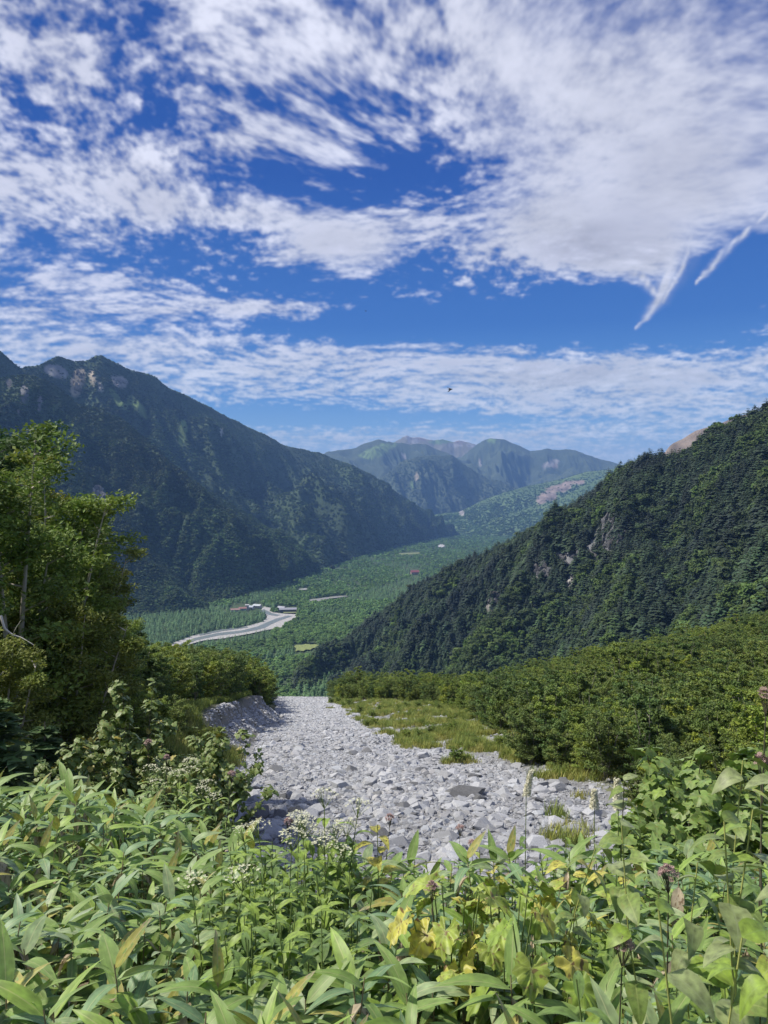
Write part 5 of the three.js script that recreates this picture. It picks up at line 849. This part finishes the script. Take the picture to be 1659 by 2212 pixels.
// knotweed close by on the right: ovate leaves on angled stems
const knotLeaf = [0, 1, 2, 3].map((i) => blade({ length: 0.105, width: 0.056 + 0.006 * (i % 2), droop: 0.35 + 0.2 * i, rise: 0.2, fold: 0.18, twist: (i - 1.5) * 0.4, segments: 7, ripple: 0.06, seed: 40 + i, outline: (t) => Math.pow(Math.sin(Math.PI * Math.pow(t, 0.6)), 0.7) }));
for (const [px, py, d, dx, label, n, s] of [[1500, 1745, 1.75, 0.05, 'knotweed stem with blunt leaves at the middle of the right side', 12, 1], [1590, 1690, 1.45, 0.10, 'tallest knotweed stem by the right edge', 14, 1], [1400, 1780, 2.1, -0.04, 'knotweed stem nearest the stones', 12, 1.05], [1645, 1850, 1.2, 0.02, 'nearest knotweed stem cut by the right edge', 12, 0.95], [1560, 1960, 1.35, -0.06, 'low knotweed stem above the bottom right bamboo', 10, 0.95], [1475, 2020, 1.5, 0.05, 'small knotweed with rounded grey-green leaves near the bottom right', 8, 0.95], [1340, 1685, 3.1, 0.0, 'dark-stemmed upright herb with paired leaves before the white spike', 14, 1.15], [1180, 1830, 3.0, 0.1, 'pale leafy stem leaning left over the stones', 10, 1.1], [1540, 1640, 2.3, 0.03, 'knotweed stem rising before the young maple', 13, 1.1], [1615, 1770, 1.7, -0.03, 'knotweed stem between the two by the right edge', 13, 1], [1450, 1860, 2.2, 0.03, 'knotweed stem behind the faded pink flower', 12, 1], [1655, 1640, 2.0, 0.0, 'knotweed stem high at the right frame edge', 13, 1.1], [1640, 2040, 1.25, 0.0, 'lowest knotweed in the bottom right corner', 9, 0.9]]) {
  const [x, y, z, h] = standAt(px, py, d), r = rng(Math.round(px * 3 + py)), g = new THREE.Group(), at = (t) => [dx * t * t * 3 * h * 0.5 + 0.012 * Math.sin(t * 14), h * t, 0.05 * h * Math.sin(t * 3)];
  const st = new THREE.Mesh(rod([0, 0.2, 0.4, 0.6, 0.8, 1].map((t) => at(t)), 0.0036, 0.0018), px === 1340 ? darkStalk : yellowStalk); st.name = 'stem'; g.add(st);
  for (let i = 0; i < n * 2; i++) { const t = 1 - 0.72 * i / (n * 2), k = r(); leafOn(g, knotLeaf[Math.floor(r() * 4)], k < 0.55 ? S.knot : k < 0.8 ? S.knotBack : k < 0.93 ? S.herb : S.witherGreen, at(t), i * 2.6 + r() * 0.8, 0.1 + (r() - 0.5) * 0.8, (r() - 0.5) * 0.8, s * (0.62 + 0.5 * r())); }
  g.name = named('knotweed'); g.position.set(x, y, z); put(tag(g, label, 'plant'));
}
// yellowing large-leaved plants
const bigLeaf = [1, 2, 3].map((i) => lobed({ radius: 0.07, lobes: 3, depth: 0.14, droop: 0.5 + 0.2 * i, cup: 0.22, teeth: 0.09, seed: 60 + i, steps: 44, ripple: 0.13 }));
const featherLeaf = blade({ length: 0.11, width: 0.045, droop: 0.6, rise: 0.15, fold: 0.2, segments: 6, ripple: 0.1, seed: 66 });
for (const [px, py, d, n, label, mats, feather, s] of [[985, 1890, 2.85, 13, 'withering plant with large round yellow-green leaves and brown holes', [S.wither, S.witherGreen, S.witherGreen], false, 1], [1090, 1925, 2.75, 11, 'withering plant with drooping brown-edged leaves right of the yellow one', [S.witherGreen, S.witherGreen, S.wither], false, 1.05], [1170, 1880, 3.1, 10, 'yellow-green toothed plant under the leaning pale stem', [S.witherGreen, S.herb, S.wither], false, 0.95], [1180, 1985, 2.5, 9, 'green toothed large-leaved plant near the bottom right of centre', [S.witherGreen, S.herb], false, 0.9], [815, 1790, 4.0, 12, 'bright yellow feathered plant at the edge of the stones', [S.wither], true, 1.2], [1330, 1845, 3.3, 12, 'yellowing feathered plant in the middle of the right rim', [S.wither, S.witherGreen], true, 1.1], [1230, 1850, 3.6, 14, 'low yellowing feathered plant before the right end of the stones', [S.wither, S.witherGreen], true, 1.1], [1065, 1880, 3.9, 12, 'half-yellow feathered plant on the rim right of centre', [S.witherGreen, S.wither], true, 1]]) {
  const [x, y, z, h] = standAt(px, py, d), r = rng(Math.round(px + py * 7)), g = new THREE.Group(), stems = [];
  for (let i = 0; i < n; i++) {
    const a = i * 2.4 + r(), out = feather ? 0.10 + 0.12 * (1 - i / n) : 0.06 + 0.16 * r(), hh = h * (feather ? 0.62 + 0.4 * i / n : 0.72 + 0.28 * r()), e = [Math.cos(a) * out, hh, Math.sin(a) * out];
    if (!feather) { stems.push(rod([[0, 0, 0], [e[0] * 0.4, hh * 0.6, e[2] * 0.4], e], 0.004, 0.0025, 4)); leafOn(g, bigLeaf[i % 3], mats[Math.floor(r() * mats.length)], e, -a + (r() - 0.5) * 1.2, -0.15 + (r() - 0.5) * 0.7, (r() - 0.5) * 0.7, s * (0.75 + 0.4 * r())); } else leafOn(g, featherLeaf, mats[Math.floor(r() * mats.length)], [e[0] * 0.15, hh, e[2] * 0.15], a, 0.1 + (r() - 0.5) * 0.8, (r() - 0.5) * 0.5, s * (0.8 + 0.4 * r()));
  }
  if (feather) stems.push(rod([[0, 0, 0], [0.01, h * 0.5, 0], [0, h * 1.02, 0]], 0.004, 0.002, 4));
  const st = new THREE.Mesh(mergeGeometries(stems), greenStalk); st.name = 'stem'; g.add(st); g.name = named('withering_plant'); g.position.set(x, y, z); put(tag(g, label, 'plant'));
}
// undergrowth that closes the gaps near the ground
{
  const r = rng(901), g = new THREE.Group(); g.name = 'undergrowth';
  const m4 = new THREE.Matrix4(), q = new THREE.Quaternion(), up = new THREE.Vector3(0, 1, 0), lists = [[], [], []];
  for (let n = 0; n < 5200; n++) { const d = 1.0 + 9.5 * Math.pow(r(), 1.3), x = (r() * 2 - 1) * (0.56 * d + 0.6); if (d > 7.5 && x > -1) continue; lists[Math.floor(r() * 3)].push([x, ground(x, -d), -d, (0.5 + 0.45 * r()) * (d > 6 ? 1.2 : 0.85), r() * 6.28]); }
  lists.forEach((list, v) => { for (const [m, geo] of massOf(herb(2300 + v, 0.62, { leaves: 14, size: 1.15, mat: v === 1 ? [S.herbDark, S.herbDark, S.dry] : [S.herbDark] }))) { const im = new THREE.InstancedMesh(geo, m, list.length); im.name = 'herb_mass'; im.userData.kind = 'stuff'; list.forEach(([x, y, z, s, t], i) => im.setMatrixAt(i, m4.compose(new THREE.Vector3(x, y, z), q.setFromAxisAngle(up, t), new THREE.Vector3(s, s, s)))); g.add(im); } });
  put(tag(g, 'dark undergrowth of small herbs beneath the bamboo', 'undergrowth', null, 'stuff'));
}
// ---------------------------------------------------------------- grassy strip, bank shrubs, crags, birds
{
  const r = rng(951), blades = [];
  function grassTuft(seed, n, h, w, col) { const q = rng(seed), s = new Soup(); for (let i = 0; i < n; i++) { const a = q() * 6.28, k = w * q(), b = q() * 6.28, l = h * (0.5 + 0.5 * q()), x = Math.cos(a) * k, z = Math.sin(a) * k, ox = Math.cos(b) * l * 0.45, oz = Math.sin(b) * l * 0.45, wx = -Math.sin(b) * 0.03, wz = Math.cos(b) * 0.03, c = tint(col, q, 0.5); s.tri([x - wx, 0, z - wz], [x + wx, 0, z + wz], [x + ox * 0.5, l * 0.7, z + oz * 0.5], c); s.tri([x + wx * 0.6 + ox * 0.3, l * 0.45, z + wz * 0.6 + oz * 0.3], [x + ox, l, z + oz], [x - wx * 0.6 + ox * 0.3, l * 0.45, z - wz * 0.6 + oz * 0.3], c); } return s.geometry(); }
  const kindsG = [grassTuft(1, 60, 0.7, 0.5, [0.38, 0.41, 0.11]), grassTuft(2, 70, 0.5, 0.55, [0.44, 0.43, 0.14]), grassTuft(3, 60, 0.8, 0.45, [0.27, 0.34, 0.085])], lists = [[], [], []], shrubs = [];
  for (let n = 0; n < 13000; n++) {
    const d = 30 + 165 * Math.pow(r(), 0.9), z = -d, edge = curve(bushEdge, d, 1), c = bedCentre(d), w = bedHalf(d), x = lerp(c + w * 0.35, edge + 2, r()), o = (x - c) / w;
    const patch = fbm(x * 0.22, z * 0.12, 5.1, 3), lim = d < 58 ? 0.95 : d < 130 ? 0.62 : 0.8;
    if (o < lim - 0.05 + 0.35 * patch && !(o > 0.3 && patch > 0.32)) continue;
    if (patch < 0.02 + 0.12 * (r() - 0.5)) continue;
    if (d < 58 && r() > 0.35) continue;
    lists[Math.floor(r() * 3)].push([x, ground(x, z), z, 0.7 + 0.6 * r(), r() * 6.28]);
    if (n % 42 === 0 && d > 52) shrubs.push([x, z, 0.12 + 0.22 * r(), r() * 6.28, Math.floor(r() * 3)]);
  }
  for (let n = 0; n < 1500; n++) { const d = 55 + 130 * r(), z = -d, x = bedCentre(d) - bedHalf(d) - 4.4 - 2.5 * r(); lists[2].push([x, ground(x, z), z, 0.6 + 0.5 * r(), r() * 6.28]); }
  for (let n = 0; n < 900; n++) { const d = 20 + 42 * r(), z = -d, x = bedCentre(d) - bedHalf(d) - 6 * r(); lists[Math.floor(r() * 3)].push([x, ground(x, z), z, 0.8 + 0.6 * r(), r() * 6.28]); }
  const g = new THREE.Group(), m4 = new THREE.Matrix4(), q = new THREE.Quaternion(), up = new THREE.Vector3(0, 1, 0), mat = leafMaterial(0xffffff, 0.35); g.name = 'grass';
  lists.forEach((list, v) => { const im = new THREE.InstancedMesh(kindsG[v], mat, list.length); im.name = 'grass_mass'; im.userData.kind = 'stuff'; list.forEach(([x, y, z, s, t], i) => im.setMatrixAt(i, m4.compose(new THREE.Vector3(x, y, z), q.setFromAxisAngle(up, t), new THREE.Vector3(s, s, s)))); g.add(im); });
  put(tag(g, 'yellow-green grass strip between the stones and the right thicket', 'grass', null, 'stuff'));
  const young = leafMaterial(lin(1.5, 1.35, 0.9), 0.35);
  for (const [x, z, s, t, v] of shrubs) { const o = new THREE.Group(), a = new THREE.Mesh(willow[v].stem, M.bark), b = new THREE.Mesh(willow[v].foliage, young); a.name = 'stem'; b.name = 'foliage'; o.add(a, b); o.position.set(x, ground(x, z), z); o.rotation.y = t; o.scale.set(s * 1.3, s, s * 1.3); o.name = named('young_shrub'); put(tag(o, `small yellow-green shrub in the ${-z < 75 ? 'near' : -z < 110 ? 'middle' : 'far'} part of the grassy strip, ${x < bedCentre(-z) + bedHalf(-z) * 1.3 ? 'among the stones' : 'toward the thicket'}${s > 0.24 ? ', large' : s < 0.17 ? ', tiny' : ''}`, 'shrub', `small shrubs of the grassy strip ${-z < 75 ? 0 : -z < 110 ? 1 : 2} ${x < bedCentre(-z) + bedHalf(-z) * 1.3 ? 0 : 1} ${s > 0.24 ? 0 : s < 0.17 ? 1 : 2}`)); }
  // shrubs that hang over the left edge of the bed
  for (let n = 0; n < 60; n++) { const d = 19 + 42 * r(), z = -d, x = bedCentre(d) - bedHalf(d) - 1.5 - 7 * r(), v = Math.floor(r() * 3), o = new THREE.Group(), a = new THREE.Mesh(willow[v].stem, M.bark), b = new THREE.Mesh(willow[v].foliage, bushTints[n % 4]); a.name = 'stem'; b.name = 'foliage'; o.add(a, b); const s = 0.35 + 0.25 * r(); o.position.set(x, ground(x, z) - 0.1, z); o.rotation.y = r() * 6; o.scale.set(s * 1.2, s, s * 1.2); o.name = named('bank_shrub'); put(tag(o, `low ${['green', 'olive', 'yellowish', 'dark'][n % 4]} shrub on the left bank, ${d < 30 ? 'behind the currant shrubs' : d < 45 ? 'half way to the scarp' : 'before the scarp'}`, 'shrub', `low shrubs on the left bank ${n % 4} ${d < 30 ? 0 : d < 45 ? 1 : 2}`)); }
}
{
  const r = rng(977);
  for (let n = 0; n < 34; n++) { const d = 17 + 24 * r(), z = -d, x = lerp(8.5, 19, r()) + (d > 30 ? 4 : 0), v = Math.floor(r() * 3), s = 0.3 + 0.28 * r(), o = new THREE.Group(), a = new THREE.Mesh(willow[v].stem, M.bark), b = new THREE.Mesh(willow[v].foliage, bushTints[n % 4]); a.name = 'stem'; b.name = 'foliage'; o.add(a, b); o.position.set(x, ground(x, z) - 0.1, z); o.rotation.y = r() * 6; o.scale.set(s * 1.2, s, s * 1.2); o.name = named('bank_shrub'); put(tag(o, `low ${['green', 'olive', 'yellowish', 'dark'][n % 4]} shrub on the right bank, ${d < 25 ? 'just behind the maples' : d < 33 ? 'between the maples and the stones' : 'at the foot of the thicket'}`, 'shrub', `low shrubs on the right bank ${n % 4} ${d < 25 ? 0 : d < 33 ? 1 : 2}`)); }
}
// crags that stand out of the slopes
{
  const hit = (m, px, py) => { const [dx, dy, dz] = sight(px, py), c = Math.hypot(dx, dz); for (let r = 300; r < 10000; r += 4) { const x = dx / c * r, z = dz / c * r; if (m.height(x, z) > dy / c * r) return [x, m.height(x, z), z]; } return null; };
  const cragMaterial = (c) => new THREE.MeshStandardMaterial({ color: lin(...c), roughness: 0.95, map: scaled(stoneGrain, 1.5), bumpMap: scaled(rough, 2.5), bumpScale: 0.5 });
  for (const [m, px, py, w, h, lean, c, n, label] of [
    [hillside, 1312, 1150, 16, 50, 0.1, [0.19, 0.19, 0.195], 22, 'tall grey crag splitting the forest of the right hillside'], [hillside, 1336, 1168, 20, 26, 0.2, [0.15, 0.15, 0.155], 14, 'broad dark crag beside the tall one'], [hillside, 1228, 1206, 30, 18, -0.6, [0.15, 0.15, 0.16], 14, 'slanting dark rock slab left of the tall crag'], [hillside, 1172, 1234, 20, 20, -0.8, [0.19, 0.19, 0.195], 13, 'slanting grey rock slab nearer the valley'],
    [hillside, 1343, 1226, 11, 17, 0.2, [0.42, 0.42, 0.40], 7, 'bright white rock face below the tall crag'], [hillside, 1236, 1252, 8, 20, 0.3, [0.42, 0.41, 0.38], 6, 'narrow pale rock rib below the slanting slab'], [hillside, 1066, 1300, 15, 26, -0.25, [0.19, 0.18, 0.175], 12, 'lone brownish rock face low on the hillside toward the valley'], [hillside, 1101, 1308, 10, 6, 0, [0.42, 0.41, 0.38], 4, 'small pale rock beside the lone brownish face'],
    [hillside, 1388, 1307, 9, 5, -0.6, [0.62, 0.60, 0.56], 4, 'small white rock streak low among the conifers'], [hillside, 1416, 1289, 6, 4, -0.6, [0.60, 0.58, 0.54], 3, 'smaller white rock just above the white streak'], [hillside, 1280, 1276, 8, 6, 0, [0.48, 0.47, 0.44], 3, 'small pale rock in the trees below the white face'], [hillside, 1222, 1278, 11, 7, 0, [0.44, 0.43, 0.40], 4, 'pale broken rock at the foot of the narrow rib'],
    [cliffSpur, 214, 1078, 12, 40, 0.1, [0.22, 0.215, 0.215], 12, 'bare streaked cliff on the low left spur'], [longRidge, 168, 828, 11, 28, 0.25, [0.26, 0.22, 0.165], 10, 'tan cliff below the twin tops of the long ridge'], [longRidge, 214, 832, 6, 14, -0.35, [0.28, 0.26, 0.21], 6, 'small pale cliff right of the tan one'], [longRidge, 258, 828, 16, 10, 0.5, [0.2, 0.185, 0.175], 6, 'broken grey cliff under the right top of the long ridge'],
  ]) {
    const r = rng(Math.round(px * 13 + py)), base = hit(m, px, py); if (!base) continue;
    const D = Math.hypot(base[0], base[2]), mpp = D / LENS, g = new THREE.Group(), mat = [0.55, 0.9, 1.25].map((f) => cragMaterial(c.map((v) => v * f)));
    for (let i = 0; i < n * 2; i++) {
      const u = (r() * 2 - 1) * 0.85, v = (r() * 2 - 1) * 0.85, ca = Math.cos(lean), sa = Math.sin(lean), q = hit(m, px + (u * w * ca - v * h * sa), py + (u * w * sa + v * h * ca)); if (!q) continue;
      const s = mpp * Math.min(w, h) * (0.3 + 0.65 * r()), o = new THREE.Mesh(stoneShapes[Math.floor(r() * 7)], mat[Math.floor(r() * 3)]); o.name = 'rock'; o.position.set(q[0] - base[0], q[1] - base[1] + s * 0.05 + (m === hillside ? 3 : 0), q[2] - base[2]); o.rotation.set(r() * 0.5, r() * 6.28, lean * 0.8 + (r() - 0.5) * 0.5); o.scale.set(s * 0.9, s * (h > w ? 2.3 : 1.3), s * 0.9); g.add(o);
    }
    g.name = named('crag'); g.position.set(...base); put(tag(g, label, 'crag'));
  }
}
// birds
for (const [px, py, d, s, turn, roll, label] of [[973, 841, 60, 0.36, 0.2, 0, 'small dark bird flying above the far summit'], [791, 672, 90, 0.22, 1.0, 0.5, 'tiny dark bird higher in the blue gap between clouds']]) {
  const [dx, dy, dz] = sight(px, py), k = d / -dz, g = new THREE.Group(), dark = plain([0.02, 0.022, 0.03], { side: THREE.DoubleSide });
  const body = new THREE.Mesh(new THREE.LatheGeometry([[0, -0.5], [0.06, -0.42], [0.13, -0.2], [0.15, 0.05], [0.11, 0.28], [0.09, 0.38], [0.03, 0.5], [0, 0.54]].map(([x, y]) => new THREE.Vector2(x, y)), 10).rotateZ(-Math.PI / 2), dark); body.name = 'body'; g.add(body);
  const wing = (side) => { const sh = new THREE.Shape([[0.22, 0], [-0.12, 0], [-0.42, 0.62], [-0.55, 0.85], [-0.2, 0.7], [0.12, 0.3]].map(([x, y]) => new THREE.Vector2(x, y))), m = new THREE.Mesh(new THREE.ExtrudeGeometry(sh, { depth: 0.015, bevelEnabled: false }), dark); m.rotation.x = side * -0.95; m.position.y = 0.04; if (side < 0) m.scale.y = -1; m.name = 'wing'; g.add(m); };
  wing(1); wing(-1);
  const tail = new THREE.Mesh(new THREE.ExtrudeGeometry(new THREE.Shape([[0, 0.04], [-0.38, 0.14], [-0.3, 0], [-0.38, -0.14], [0, -0.04]].map(([x, y]) => new THREE.Vector2(x, y))), { depth: 0.015, bevelEnabled: false }), dark); tail.rotation.x = -Math.PI / 2; tail.position.x = -0.42; tail.name = 'tail'; g.add(tail);
  g.name = named('bird'); g.position.set(dx * k, dy * k, dz * k); g.rotation.set(roll, turn, 0.12); g.scale.setScalar(s); put(tag(g, label, 'bird'));
}
scene.fog = HAZE;
renderer.render(scene, camera);
